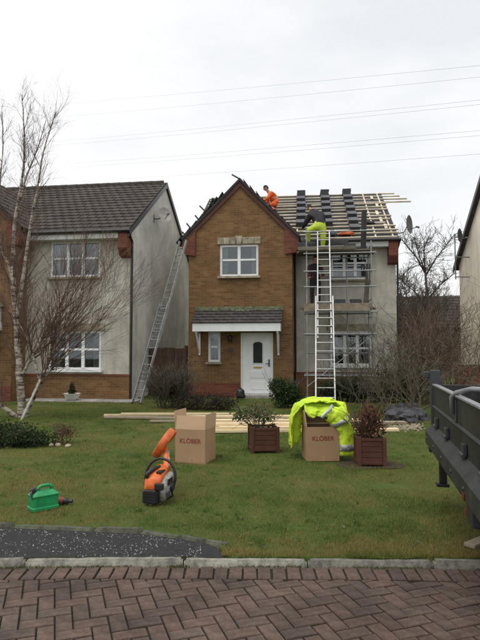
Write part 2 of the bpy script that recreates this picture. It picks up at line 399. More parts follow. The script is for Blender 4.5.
# grass blades and moss: real geometry, uncountable
def blades(n, ymin, ymax, xw, hmin, hmax, wid):
    y = ymin+(ymax-ymin)*rng.random(n*2)**1.6
    x = (rng.random(n*2)*2-1)*(y*0.5+xw)
    ey = np.array([edge_y(a)+(0.12 if a < EDG[0].x else 0.005) for a in x])
    k = y > ey; x = x[k][:n]; y = y[k][:n]; n = len(x)
    dens = vnoise(x, y, 2.1)*0.6+vnoise(x, y, 7)*0.4
    k = dens > 0.16; x = x[k]; y = y[k]; dens = dens[k]; n = len(x)
    z = np.array([lawn_z(a, b) for a, b in zip(x, y)])
    p1 = vnoise(x, y, 0.55); p2 = vnoise(x+37, y+11, 1.7); p3 = vnoise(x+5, y+71, 6)
    h = (hmin+(hmax-hmin)*rng.random(n))*(0.30+1.15*dens)
    a = rng.random(n)*2*np.pi; lean = h*(0.25+0.9*rng.random(n)); la = rng.random(n)*2*np.pi
    ww = wid*(0.7+0.6*rng.random(n))*(0.6+y/12)
    dx = np.cos(a)*ww; dy = np.sin(a)*ww
    V = np.empty((n, 3, 3), dtype=np.float32)
    V[:, 0] = np.stack([x-dx, y-dy, z-0.003], 1); V[:, 1] = np.stack([x+dx, y+dy, z-0.003], 1)
    V[:, 2] = np.stack([x+np.cos(la)*lean, y+np.sin(la)*lean, z+h], 1)
    yel = np.clip((p1*0.5+p2*0.35+p3*0.45-0.50)*3.8, 0, 1)
    band = np.exp(-((y-6.25-0.10*x)/0.45)**2)*np.clip(vnoise(x, y, 1.3)*2.2-0.45, 0, 1)*1.0; yel = np.clip(yel+band, 0, 1)
    yel = np.clip(yel+np.clip((x-0.6)/1.6, 0, 1)*np.clip(1-(y-5)/4, 0, 1)*p2*0.9, 0, 1)
    yel = np.clip(yel+np.exp(-((y-4.3)/0.22)**2)*(0.15+0.5*p3), 0, 1)
    rnd = rng.random(n)
    gcol = np.stack([0.068+0.050*rnd, 0.104+0.060*rnd, 0.017+0.014*rnd], 1)*(0.30+0.75*p1+0.70*p2+0.50*p3)[:, None]
    ycol = np.stack([0.20+0.10*rnd, 0.165+0.07*rnd, 0.055+0.03*rnd], 1)
    yy = np.clip(yel+(rnd > 0.93)*0.7, 0, 1)[:, None]
    c = gcol*(1-yy)+ycol*yy
    me = bpy.data.meshes.new('grass_blades'); me.vertices.add(n*3); me.loops.add(n*3); me.polygons.add(n)
    me.vertices.foreach_set('co', V.ravel()); me.loops.foreach_set('vertex_index', np.arange(n*3, dtype=np.int32))
    me.polygons.foreach_set('loop_start', np.arange(0, n*3, 3, dtype=np.int32))
    me.update(calc_edges=True); me.validate()
    me.materials.append(MATS['blade_attr'])
    o = bpy.data.objects.new('grass', me); COL.objects.link(o); o['kind'] = 'stuff'
    set_col(o, np.repeat(c, 3, 0)); return o
b1 = blades(420000, 4.1, 16.5, 0.9, 0.012, 0.040, 0.0018)
tag(b1, 'short mossy green and straw coloured grass of the front lawn', 'grass')

# taller tufts standing out of the lawn
tf = MB(); tcol = []
for i in range(520):
    y = 4.35+9*random.random()**1.5; x = random.uniform(-0.5, 0.5)*y*1.05
    if y < edge_y(x)+0.13: continue
    z = lawn_z(x, y); dead = random.random() < 0.35; hh = random.uniform(0.03, 0.065)
    for k in range(random.randint(8, 22)):
        a = random.random()*6.28; r = random.random()*0.035; l = hh*random.uniform(0.5, 1.1); bx, by = x+math.cos(a)*r, y+math.sin(a)*r; b2_ = random.random()*6.28; ww = 0.0022*(0.6+y/10)
        tf.add([(bx-math.sin(a)*ww, by+math.cos(a)*ww, z-0.003), (bx+math.sin(a)*ww, by-math.cos(a)*ww, z-0.003), (bx+math.cos(a)*l*0.7, by+math.sin(a)*l*0.7, z+l)], [(0, 1, 2)])
        c = (0.20, 0.17, 0.065) if dead else (0.05+0.02*random.random(), 0.10+0.03*random.random(), 0.018); tcol += [c]*3
o = tf.build('grass_tufts', 'blade_attr', kind='stuff', fixn=False); set_col(o, np.array(tcol)); tag(o, 'taller tufts of green and straw grass dotted over the lawn', 'grass')

# scattered dead leaves and twigs on the lawn
lf = MB()
for i in range(420):
    y = 4.3+9*random.random()**1.7; x = random.uniform(-0.5, 0.5)*y*1.0
    if y < edge_y(x)+0.1: continue
    s = random.uniform(0.008, 0.02); a = random.random()*6.28; z = lawn_z(x, y)+0.02
    M = Matrix.Translation((x, y, z)) @ Matrix.Rotation(a, 4, 'Z') @ Matrix.Rotation(random.uniform(-.6, .6), 4, 'X')
    lf.add([M @ Vector(p) for p in ((-s, 0, 0), (0, -s*0.5, 0.003), (s, 0, 0), (0, s*0.5, 0.003))], [(0, 1, 2, 3)], random.choice([0, 0, 1]))
o = lf.build('leaf_litter', ['twig_pale', 'twig_red'], kind='stuff', fixn=False)
tag(o, 'tiny dry leaf scraps scattered over the lawn', 'leaf litter')

# tarmac footpath end behind the kerb, with pebbles
tp = MB(); xs2 = [EDG[0].x+0.02-i*(EDG[0].x+30)/120*1.0 for i in range(121)]
xs2 = sorted(set([EDG[0].x+0.02]+[EDG[0].x-i*0.05 for i in range(1, 80)]+[-6, -10, -30]))
for i in range(len(xs2)-1):
    xa, xb = xs2[i], xs2[i+1]
    tp.add([(xa, kerb_y(xa)+KW-0.01, -0.018), (xb, kerb_y(xb)+KW-0.01, -0.018), (xb, edge_y(xb)+0.02, -0.006), (xa, edge_y(xa)+0.02, -0.006)], [(0, 1, 2, 3)])
struct(tp.build('footpath', 'tarmac', smooth=True))
pb = MB()
for i in range(950):
    x = -0.3-2.4*random.random(); y0 = kerb_y(x)+KW; y1 = edge_y(x)
    if y1-y0 < 0.06: continue
    t = random.random(); y = y0+(y1-y0)*t; s = random.uniform(0.002, 0.0058)*(1.4 if random.random() > .93 else 1)
    if mnoise.noise(Vector((x*3, y*5, 2))) < -0.18: continue
    z = -0.018+0.012*t
    a = random.random()*3
    c, n_ = math.cos(a)*s, math.sin(a)*s
    pb.add([(x-c, y-n_, z), (x+n_, y-c, z), (x+c, y+n_, z), (x-n_, y+c, z), (x, y, z+s*0.8)], [(0, 1, 4), (1, 2, 4), (2, 3, 4), (3, 0, 4)])
o = pb.build('loose_pebbles', 'pebble', kind='stuff', fixn=False); tag(o, 'pale grit scattered on the dark footpath', 'grit')

# kerb stones
kerb = struct(bpy.data.objects.new('kerb', None)); COL.objects.link(kerb)
def stone_run(pts, w, z0, z1, mt, parent, name, bev=0.012, jit=0.004):
    for a, b in zip(pts, pts[1:]):
        a = Vector(a); b = Vector(b); d = (b-a); ln = d.length
        bm = bmesh.new(); bmesh.ops.create_cube(bm, size=1)
        for q in bm.verts: q.co = Vector((q.co.x*(ln-0.010), q.co.y*w, q.co.z*(z1-z0)))
        bmesh.ops.bevel(bm, geom=bm.edges[:], offset=bev, segments=2, affect='EDGES')
        bmesh.ops.subdivide_edges(bm, edges=[e for e in bm.edges if e.calc_length() > 0.3], cuts=14)
        for q in bm.verts:
            q.co += Vector((0, mnoise.noise(q.co*9+a*5)*jit, mnoise.noise(q.co*7+a*3)*jit))
        mb = MB(); mb.bm(bm)
        o = mb.build(name, mt, parent, smooth=True, loc=((a.x+b.x)/2, (a.y+b.y)/2, (z0+z1)/2+random.uniform(-jit, jit)), rot=(random.uniform(-.01, .01), 0, math.atan2(d.y, d.x)))
kx = [-4.6, -3.68, -2.76, -1.84, -0.80, -0.28+0.02, 0.64, 1.56, 2.48, 3.4]
kx = [-4.35, -3.43, -2.51, -1.59, -0.42, 0.50, 1.42, 2.34, 3.26]
stone_run([(x, kerb_y(x)+KW/2, 0) for x in kx], KW, -0.20, 0.004, 'kerb_concrete', kerb, 'kerb_stone', 0.016, 0.007)
edging = struct(bpy.data.objects.new('path_edging', None)); COL.objects.link(edging)
ep = [EDG[0]+Vector((0.05, 0.03, 0)), EDG[1], EDG[2], EDG[3], EDG[4], EDG[5], EDG[6], EDG[7]]
stone_run([(p.x, p.y+0.06, 0) for p in ep], 0.075, -0.15, 0.018, 'edging_old', edging, 'edging_stone', 0.012, 0.012)

# block paving: herringbone turned 19 degrees, soldier course against the kerb
paving = struct(bpy.data.objects.new('block_paving', None)); COL.objects.link(paving)
bed = MB(); bed.add([(-14, -14, ZP-0.016), (14, -14, ZP-0.016), (14, 4.14, ZP-0.016), (-14, 4.14, ZP-0.016)], [(0, 1, 2, 3)])
bed.build('joint_sand', 'joint', paving)
def clip(poly, fn):
    out = []
    for i in range(len(poly)):
        a, b = poly[i], poly[(i+1) % len(poly)]; fa, fb = fn(a), fn(b)
        if fa >= 0: out.append(a)
        if (fa >= 0) != (fb >= 0):
            t = fa/(fa-fb); out.append((a[0]+(b[0]-a[0])*t, a[1]+(b[1]-a[1])*t))
    return out
def block_mb(mb, poly, c, h=0.05, ch=0.005):
    n = len(poly); pts = [(x-c[0], y-c[1]) for x, y in poly]
    cx = sum(p[0] for p in pts)/n; cy = sum(p[1] for p in pts)/n
    def ins(p, e):
        dx, dy = p[0]-cx, p[1]-cy; l = math.hypot(dx, dy); k = max(0, (l-e*1.4)/l); return (cx+dx*k, cy+dy*k)
    top = [ins(p, ch) for p in pts]
    vs = [(x, y, -h) for x, y in pts]+[(x, y, -ch) for x, y in pts]+[(x, y, 0) for x, y in top]
    fs = [tuple(range(2*n, 3*n))]
    for i in range(n):
        j = (i+1) % n; fs += [(i, j, n+j, n+i), (n+i, n+j, 2*n+j, 2*n+i)]
    mb.add(vs, fs)
A = R(19); ca, sa = math.cos(A), math.sin(A)
BW = 0.1; gap = 0.0045
def rot2(u, v): return (u*ca-v*sa+0.03, u*sa+v*ca+0.02)
stuffb = MB(); shared = {}
cand = []
sold = lambda x: kerb_y(x)-0.012-0.205
for i in range(-80, 80):
    for j in range(-80, 80):
        k = (i-j) % 4
        if k == 0: rect = (i*BW, j*BW, (i+2)*BW, (j+1)*BW, 0)
        elif k == 2 or k == 3:
            if k == 3: rect = (i*BW, j*BW, (i+1)*BW, (j+2)*BW, 1)
            else: continue
        else: continue
        u0, v0, u1, v1, o_ = rect
        poly = [rot2(*q) for q in ((u0+gap, v0+gap), (u1-gap, v0+gap), (u1-gap, v1-gap), (u0+gap, v1-gap))]
        cx = sum(p[0] for p in poly)/4; cy = sum(p[1] for p in poly)/4
        if cy < -1.5 or cy > 4.2 or abs(cx) > 4.5: continue
        cand.append((cx, cy, poly, o_))
nb = 0
for cx, cy, poly, o_ in cand:
    pc = clip(poly, lambda p: sold(p[0])-gap*2-p[1])
    if len(pc) < 3: continue
    ar = 0.5*abs(sum(pc[i][0]*pc[(i+1) % len(pc)][1]-pc[(i+1) % len(pc)][0]*pc[i][1] for i in range(len(pc))))
    if ar < 0.0012: continue
    vis = cy > 2.45 and abs(cx) < cy*0.47+0.2
    dz = random.uniform(-0.003, 0.003); tl = (random.uniform(-.012, .012), random.uniform(-.012, .012), 0)
    if vis and nb < 298:
        full = ar > 0.0175
        if full and o_ in shared:
            o = bpy.data.objects.new('paving_block', shared[o_]); COL.objects.link(o); o.parent = paving
            o.location = (cx, cy, ZP+dz); o.rotation_euler = tl
        else:
            mb = MB(); block_mb(mb, pc, (cx, cy)); o = mb.build('paving_block', 'block', paving, loc=(cx, cy, ZP+dz), rot=tl)
            if full: shared[o_] = o.data
        nb += 1
    else:
        m2 = MB(); block_mb(m2, pc, (0, 0)); stuffb.add([(p[0], p[1], p[2]+ZP+dz) for p in m2.v], m2.f)
x = -4.4; sm = None; sold_st = MB()
while x < 3.4:
    ya = kerb_y(x)-0.012; ang = math.atan2(kerb_y(x+.05)-kerb_y(x-.05), .1)
    if abs(x) < 2.35:
        if sm is None:
            mb = MB(); block_mb(mb, [(-0.05+gap, -0.1), (0.05-gap, -0.1), (0.05-gap, 0.1), (-0.05+gap, 0.1)], (0, 0)); o = mb.build('edge_block', 'block', paving); sm = o.data
        else:
            o = bpy.data.objects.new('edge_block', sm); COL.objects.link(o); o.parent = paving
        o.location = (x+random.uniform(-.003, .003), ya-0.1, ZP+random.uniform(-.003, .004)); o.rotation_euler = (random.uniform(-.02, .02), random.uniform(-.02, .02), ang+random.uniform(-.03, .03))
    else:
        m2 = MB(); block_mb(m2, [(-0.05+gap, -0.1), (0.05-gap, -0.1), (0.05-gap, 0.1), (-0.05+gap, 0.1)], (0, 0))
        sold_st.add([(p[0]+x, p[1]+ya-0.1, p[2]+ZP) for p in m2.v], m2.f)
    x += 0.104
stuffb.add(sold_st.v, sold_st.f)
stuffb.build('paving_blocks', 'block', paving, kind='stuff')
# weeds and moss tufts where the kerb meets the blocks
wd = MB()
for i in range(7000):
    x = random.uniform(-2.3, 2.3); t = random.random()**2
    if mnoise.noise(Vector((x*2.3, 1, 4))) < -0.05 and random.random() > 0.15: continue
    top = random.random() < 0.6
    y = kerb_y(x)-0.004-0.03*t if not top else kerb_y(x)+KW+0.006*random.random()
    z = ZP-0.004 if not top else -0.01
    h = random.uniform(0.008, 0.028)*((0.7+1.6*max(0, mnoise.noise(Vector((x*4, 8, 1))))) if top else 1); a = random.random()*6.28
    wd.add([(x-0.002, y, z), (x+0.002, y, z), (x+math.cos(a)*h*0.7, y+math.sin(a)*h*0.6-(h*0.5 if top else 0), z+h)], [(0, 1, 2)])
o = wd.build('weeds', 'blade_attr', kind='stuff', fixn=False)
n = len(o.data.vertices)//3; rr = rng.random(n)[:, None]
set_col(o, np.repeat(np.array([[0.04, 0.07, 0.012]])*(1-rr)+np.array([[0.12, 0.11, 0.035]])*rr, 3, 0)); tag(o, 'weeds and moss growing along the kerb joint', 'weeds')

# ------------------------------------------------------------------ houses
def wall(mb, x0, x1, z0, z1, y, holes, t=0.12, m=0):
    """front wall with rectangular openings (x0,x1,z0,z1) and reveals going back by t"""
    X = sorted(set([x0, x1]+[h[0] for h in holes]+[h[1] for h in holes]))
    Z = sorted(set([z0, z1]+[h[2] for h in holes]+[h[3] for h in holes]))
    for a, b in zip(X, X[1:]):
        for c, d in zip(Z, Z[1:]):
            mx, mz = (a+b)/2, (c+d)/2
            if any(h[0] < mx < h[1] and h[2] < mz < h[3] for h in holes): continue
            mb.add([(a, y, c), (b, y, c), (b, y, d), (a, y, d)], [(0, 1, 2, 3)], m)
    for a, b, c, d in holes:
        mb.add([(a, y, c), (b, y, c), (b, y, d), (a, y, d), (a, y+t, c), (b, y+t, c), (b, y+t, d), (a, y+t, d)], [(0, 4, 5, 1), (1, 5, 6, 2), (2, 6, 7, 3), (3, 7, 4, 0)], m)

def window(root, x0, x1, z0, z1, y, cols, rows, sill=True, curtain=True, name='window'):
    """casement window: outer frame, mullions, transom, a pane per light"""
    f = MB(); w_ = 0.075; t = 0.06
    f.box((x0, y, z0), (x0+w_, y+t, z1)); f.box((x1-w_, y, z0), (x1, y+t, z1))
    f.box((x0+w_, y, z0), (x1-w_, y+t, z0+w_)); f.box((x0+w_, y, z1-w_), (x1-w_, y+t, z1))
    xi = [x0+w_+(x1-x0-2*w_)*i/cols for i in range(cols+1)]
    for x in xi[1:-1]: f.box((x-0.05, y-0.012, z0+0.03), (x+0.05, y+t-0.01, z1-0.03))
    zz = [z0+w_]+rows+[z1-w_]
    for z in rows:
        for a, b in zip(xi, xi[1:]): f.box((a+0.02, y-0.006, z-0.032), (b-0.02, y+t-0.015, z+0.032))
    fr = f.build(name, 'upvc', root)
    for a, b in zip(xi, xi[1:]):
        for c, d in zip(zz, zz[1:]):
            p = MB(); p.box((a+0.001, y+0.030, c+0.001), (b-0.001, y+0.036, d-0.001)); p.build('pane', 'glass', fr)
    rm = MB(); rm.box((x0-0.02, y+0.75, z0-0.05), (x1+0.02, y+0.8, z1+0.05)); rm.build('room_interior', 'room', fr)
    if curtain:
        for sgn in (0, 1):
            c = MB(); wd_ = (x1-x0)*0.17; xa = x0+0.03 if sgn == 0 else x1-0.03-wd_
            pts = [(xa+wd_*k/10, y+0.14+0.02*math.sin(k*2.4+sgn)) for k in range(11)]
            for (ax, ay), (bx_, by) in zip(pts, pts[1:]): c.add([(ax, ay, z0), (bx_, by, z0), (bx_, by, z1), (ax, ay, z1)], [(0, 1, 2, 3)])
            c.build('curtain', 'curtain', fr)
    if sill:
        s = MB(); s.box((x0-0.06, y-0.17, z0-0.07), (x1+0.06, y+0.05, z0-0.003)); s.build('sill', 'stone' if sill == 'stone' else 'upvc', fr)
    return fr

def tiles(mb, org, u, v, lu, lv, tw=0.30, ex=0.30, th=0.018):
    """overlapping tiles: org lower corner, u along the eave, v up the slope"""
    u = Vector(u).normalized(); v = Vector(v).normalized(); n = u.cross(v)
    if n.z < 0: n = -n
    rows = int(lv/ex)+1
    for r in range(rows):
        off = 0.5*tw if r % 2 else 0
        k = 0; a = -off
        while a < lu-0.02:
            a0 = max(a, 0); a1 = min(a+tw-0.004, lu); b0 = r*ex; b1 = min(b0+ex*1.25, lv)
            if a1-a0 > 0.03 and b1 > b0:
                j = random.uniform(-0.003, 0.003)
                P = lambda s, q, h: Vector(org)+u*s+v*q+n*h
                e = 0.010+th
                # slightly curved cover roll along one side gives the vertical lines
                vs = [P(a0, b0, e+j), P(a1-0.05, b0, e-0.010+j), P(a1, b0, e+0.008+j), P(a1, b1, 0.012+j), P(a1-0.05, b1, 0.0+j), P(a0, b1, 0.004+j),
                      P(a0, b0, j), P(a1, b0, j)]
                mb.add(vs, [(0, 1, 4, 5), (1, 2, 3, 4), (6, 7, 2, 1, 0)])
            a += tw

YB, YR, YD = 0.8, 4.73, 9.05; ZE, ZR = 5.25, 8.05; YE = 0.45; WR = 5.22
SL = (ZR-ZE)/(YR-YE)
def roof_z(y): return ZE+(y-YE)*SL

def house(root, gx, xl, wins, stripped, canopy=True):
    gl, gr = gx-1.75, gx+1.75
    PK = 7.22                       # gable wall peak
    # --- gable wall
    gw = MB()
    holes = [wins['gable']]+([wins['door'], wins['side']])
    wall(gw, gl, gr, 0, 5.2, 0, holes)
    gw.add([(gl, 0, 5.2), (gr, 0, 5.2), (gr, 0, PK-1.75), (gx, 0, PK), (gl, 0, PK-1.75)], [(0, 1, 2, 3, 4)])
    gw.add([(gl, 0, 0), (gl, YB, 0), (gl, YB, PK-1.75), (gl, 0, PK-1.75)], [(0, 1, 2, 3)]); gw.add([(gr, 0, 0), (gr, YB, 0), (gr, YB, PK-1.75), (gr, 0, PK-1.75)], [(0, 1, 2, 3)])
    gw.build('gable_wall', 'brick_buff', root)
    # base course, slightly proud and redder
    bc = MB(); d0, d1 = wins['door'][0], wins['door'][1]
    bc.box((gl-0.012, -0.012, 0), (d0, 0.05, 0.45)); bc.build('base_course', 'brick_red', root); bc = MB(); bc.box((d1, -0.012, 0), (gr+0.012, 0.05, 0.45)); bc.build('base_course', 'brick_red', root)
    # --- main walls
    mw = MB(); x0 = gr
    wall(mw, gr, WR, 0.80, roof_z(YB)-0.02, YB, [wins['up'], wins['low']])
    mw.build('front_wall', 'harl', root)
    bw = MB(); bw.box((gr, YB-0.02, 0), (WR+0.02, YB+0.1, 0.74)); bw.build('base_wall', 'brick_buff', root)
    bs = MB(); bs.box((gr, YB-0.035, 0.74), (WR+0.035, YB+0.1, 0.80)); bs.build('plinth_course', 'brick_red', root)
    zt = roof_z(YB)
    for nm, x in (('side_wall', WR), ('side_wall', xl)):
        s = MB(); s.add([(x, YB, 0), (x, YD, 0), (x, YD, zt-0.02), (x, YR, ZR-0.08), (x, YB, zt-0.02)], [(0, 1, 2, 3, 4)]); s.build(nm, 'harl_side', root)
    s = MB(); s.add([(xl, YD, 0), (WR, YD, 0), (WR, YD, zt-0.02), (xl, YD, zt-0.02)], [(0, 1, 2, 3)]); s.build('rear_wall', 'harl_side', root)
    if xl < gl-0.05:
        s = MB(); s.add([(xl, YB, 0), (gl, YB, 0), (gl, YB, zt-.02), (xl, YB, zt-.02)], [(0, 1, 2, 3)]); s.build('front_wall', 'harl', root)
    # --- gable verge boards and kneelers
    for sg in (-1, 1):
        vb = MB(); o1 = 1.97
        vb.prism([(gx, PK+0.10), (gx+sg*o1, PK+0.10-o1), (gx+sg*o1, PK-0.16-o1+0.0), (gx, PK-0.16)], -0.06, -0.003, 'y'); vb.build('verge_board', 'verge_red', root)
        kn = MB(); zt2 = PK-0.16-o1+0.02
        kn.prism([(gx+sg*1.52, PK-0.155-1.52), (gx+sg*1.99, PK-0.155-1.99), (gx+sg*1.99, 4.98), (gx+sg*1.87, 4.78), (gx+sg*1.52, 4.72)], -0.075, 0.35 if sg > 0 else 0.6, 'y'); kn.build('kneeler', 'brick_red', root)
        # gable roof slope
        rs = MB(); zr = PK+0.13; rs.slab([(gx, -0.10, zr), (gx+sg*2.02, -0.10, zr-2.02), (gx+sg*2.02, 0.6, zr-2.02), (gx, YE+(zr-ZE)/SL+0.1, zr)] if sg > 0 else
                                         [(gx, YE+(zr-ZE)/SL+0.1, zr), (gx-2.02, 0.6, zr-2.02), (gx-2.02, -0.10, zr-2.02), (gx, -0.10, zr)], 0.07)
        gs = rs.build('gable_slope', 'felt' if stripped else 'roof_brown', root)
        if not stripped:
            tm = MB(); yb_ = 3.7
            tiles(tm, (gx+sg*2.05, -0.12, zr-2.05), (0, 1, 0), (-sg, 0, 1), yb_, 2.05*1.414)
            tm.build('gable_tiles', 'roof_brown', root, kind='stuff')
    # --- main roof
    mr = MB(); mr.slab([(xl-0.12, YE, ZE), (WR+0.05, YE, ZE), (WR+0.05, YR, ZR), (xl-0.12, YR, ZR)], 0.06)
    mr.slab([(WR+0.05, YD+0.35, ZE), (xl-0.12, YD+0.35, ZE), (xl-0.12, YR, ZR-0.002), (WR+0.05, YR, ZR-0.002)], 0.06)
    main = mr.build('roof', 'felt' if stripped else 'roof_brown', root)
    sf = MB(); sf.box((gr+0.03, YE+0.02, ZE-0.24), (WR-0.28, YE+0.05, ZE-0.045)); sf.build('fascia', 'fascia_white', root)
    sf = MB(); sf.box((gr+0.03, YE+0.052, ZE-0.235), (WR-0.05, YB-0.01, ZE-0.215)); sf.build('soffit', 'fascia_white', root)
    ck = MB(); ck.prism([(YE-0.02, ZE-0.03), (YB-0.003, ZE-0.03), (YB-0.003, ZE-0.82), (YE+0.12, ZE-0.78), (YE-0.02, ZE-0.55)], WR-0.275, WR+0.03, 'x'); ck.build('corner_corbel', 'brick_red', root)
    gt = MB(); gt.tube([(gr+0.1, YE-0.06, ZE-0.03), (WR+0.12, YE-0.06, ZE-0.03)], 0.055, 8); gt.build('gutter', 'black_plastic', root)
    # bargeboards on the side verge
    for x in (WR+0.053, xl-0.125-0.03):
        bb = MB(); bb.prism([(YE-0.02, ZE-0.02), (YR, ZR+0.0), (YR, ZR-0.2), (YE-0.02, ZE-0.22)], x, x+0.03, 'x')
        bb.prism([(YR+0.002, ZR+0.0), (YD+0.37, ZE-0.02), (YD+0.37, ZE-0.22), (YR+0.002, ZR-0.2)], x, x+0.03, 'x'); bb.build('bargeboard', 'dark_metal', root)
    if not stripped:
        tm = MB(); ln = math.hypot(YR-YE, ZR-ZE)
        tiles(tm, (xl-0.14, YE-0.03, ZE-0.015), (1, 0, 0), (0, YR-YE, ZR-ZE), WR-xl+0.23, ln+0.03, 0.30, 0.305, 0.028)
        tm.build('roof_tiles', 'roof_brown', root, kind='stuff')
        rg = MB(); k = xl-0.14
        while k < WR-0.25:
            rg.tube([(k, YR, ZR-0.02), (k+0.43, YR, ZR-0.02)], [0.11, 0.118], 8); k += 0.44
        rg.build('ridge_tiles', 'roof_brown', root, kind='stuff')
    # --- windows, stones
    a, b, c, d = wins['gable']; window(root, a, b, c, d, 0.05, 2, [c+(d-c)*0.52], sill='stone')
    n = 7
    for k in range(n):
        xa = a-0.08+(b-a+0.16)*k/n; xb = a-0.08+(b-a+0.16)*(k+1)/n-0.008
        if k == 3: continue
        ls = MB(); ls.bbox((xa, -0.03, d+0.01), (xb, 0.02, d+0.24), 0.008); ls.build('lintel_stone', 'stone', root)
    ks = MB(); xm = (a+b)/2; ks.prism([(xm-0.08, d+0.005), (xm+0.08, d+0.005), (xm+0.12, d+0.28), (xm-0.12, d+0.28)], -0.055, 0.02, 'y'); ks.build('keystone', 'stone', root)
    for key, cr in (('up', True), ('low', True)):
        a, b, c, d = wins[key]; window(root, a, b, c, d, YB+0.05, 3, [c+(d-c)*wins.get('split', 0.5)], sill=('stone' if key == 'up' else True))
        if key == 'low':
            ln_ = MB(); ln_.box((a-0.12, YB-0.03, d+0.005), (b+0.12, YB+0.02, d+0.23)); ln_.build('lintel', 'stone', root)
    a, b, c, d = wins['side']; window(root, a, b, c, d, 0.05, 1, [c+(d-c)*0.5], sill='stone', curtain=False)
    # --- door
    a, b, c, d = wins['door']
    df = MB(); df.box((a, 0.03, 0), (a+0.07, 0.11, d)); df.box((b-0.07, 0.03, 0), (b, 0.11, d)); df.box((a+0.07, 0.03, d-0.07), (b-0.07, 0.11, d)); df.box((a+0.0, -0.12, -0.02), (b, 0.03, 0.10))
    door = df.build('door', 'upvc', root)
    dl = MB(); dl.box((a+0.073, 0.055, 0.11), (b-0.073, 0.095, d-0.073)); leaf = dl.build('door_leaf', 'upvc', door)
    cx = (a+b)/2+0.03
    gp_ = MB(); arch = [(cx-0.15, 1.12), (cx+0.15, 1.12), (cx+0.15, 1.74)]+[(cx+0.15*math.cos(t), 1.74+0.08*math.sin(t)) for t in [R(30*k) for k in range(1, 6)]]+[(cx-0.15, 1.74)]
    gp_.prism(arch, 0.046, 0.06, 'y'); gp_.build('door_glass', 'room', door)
    mo = MB(); ring = [(cx+0.19*s, z) for s, z in ((-1, 1.08), (1, 1.08))]
    pts = [(cx-0.17, 0.05, 1.10), (cx+0.17, 0.05, 1.10), (cx+0.17, 0.05, 1.75)]+[(cx+0.17*math.cos(R(30*k)), 0.05, 1.75+0.1*math.sin(R(30*k))) for k in range(1, 6)]+[(cx-0.17, 0.05, 1.75), (cx-0.17, 0.05, 1.10)]
    mo.tube(pts, 0.016, 6); mo.build('moulding', 'upvc', door)
    for z0, z1 in ((0.62, 0.86), (0.24, 0.52)):
        pn = MB(); pn.bbox((cx-0.24, 0.035, z0), (cx+0.24, 0.06, z1), 0.012); pn.build('door_panel', 'upvc', door)
    lb = MB(); lb.bbox((cx-0.14, 0.035, 0.945), (cx+0.14, 0.06, 1.0), 0.006); lb.build('letterbox', 'brass', door)
    hd = MB(); hd.bbox((b-0.155, 0.02, 1.0), (b-0.115, 0.06, 1.24), 0.008); hd.tube([(b-0.135, 0.0, 1.1), (b-0.25, 0.0, 1.1)], 0.012, 6); hd.build('handle', 'black_plastic', door)
    st = MB(); st.bbox((a-0.1, -0.55, -0.05), (b+0.1, -0.125, 0.09), 0.015); st.build('doorstep', 'concrete', root)
    # --- porch canopy
    x0, x1, yf = wins['canopy']
    cn = MB(); cn.prism([(-0.003, 2.86), (yf+0.02, 2.42), (yf+0.02, 2.36), (-0.003, 2.36)], x0+0.03, x1-0.03, 'x'); can = cn.build('canopy', 'fascia_white', root)
    fa = MB(); fa.box((x0, yf-0.02, 2.15), (x1, yf+0.012, 2.42)); fa.box((x0, yf+0.014, 2.15), (x0+0.025, -0.003, 2.40)); fa.box((x1-0.025, yf+0.014, 2.15), (x1, -0.003, 2.40)); fa.build('fascia', 'upvc', can)
    tl = MB(); ln = math.hypot(yf, 0.46); tiles(tl, (x0-0.04, yf-0.05, 2.41), (1, 0, 0), (0, -yf, 0.46), x1-x0+0.08, ln+0.05, 0.30, 0.19, 0.03); tl.build('canopy_tiles', 'roof_dark', can, kind='stuff')
    fl = MB(); fl.box((x0-0.06, -0.05, 2.86), (x1+0.06, -0.004, 3.0)); 
    for k in range(26):
        xx = random.uniform(x0, x1); s = random.uniform(0.02, 0.06); fl.lathe([(s, 0), (s*0.8, s*0.6), (0.001, s)], 6, Matrix.Translation((xx, -0.07-random.random()*0.05, 2.84)))
    fl.build('lead_flashing', 'lead_moss', can)
    for xs_ in (x0+0.10, x1-0.10):
        br = MB(); br.box((xs_-0.03, -0.06, 1.38), (xs_+0.03, -0.004, 2.15)); br.tube([(xs_, -0.05, 1.45), (xs_, yf+0.1, 2.12)], 0.032, 4); br.box((xs_-0.03, yf+0.05, 2.09), (xs_+0.03, -0.062, 2.148)); br.build('bracket', 'upvc', can)
    lx = (wins['side'][1]+wins['door'][0])/2
    lm = MB(); lm.lathe([(0.001, 0.14), (0.07, 0.1), (0.075, 0.0), (0.05, -0.1), (0.001, -0.1)], 12, Matrix.Translation((lx, -0.10, 1.92))); lm.box((lx-0.02, -0.10, 1.98), (lx+0.02, -0.003, 2.05)); lm.build('wall_lamp', 'black_plastic', root)
    npn = MB(); npn.bbox((lx-0.07, -0.02, 1.50), (lx+0.07, -0.003, 1.62), 0.006); npn.build('number_plaque', 'dark_metal', root)
    return main

TH = R(-7)
hm = thing('house', 'house with buff brick gable, white door and stripped roof being retiled', 'house', (0, 18, 0), TH)
W_main = dict(gable=(-0.69, 0.62, 4.02, 5.10), door=(0.02, 1.10, 0.0, 2.12), side=(-1.08, -0.66, 1.15, 2.16), up=(3.05, 4.32, 3.95, 5.10), low=(3.0, 4.4, 1.02, 2.2), canopy=(-1.46, 1.38, -0.72))
main_roof = house(hm, 0.0, -1.75, W_main, True)

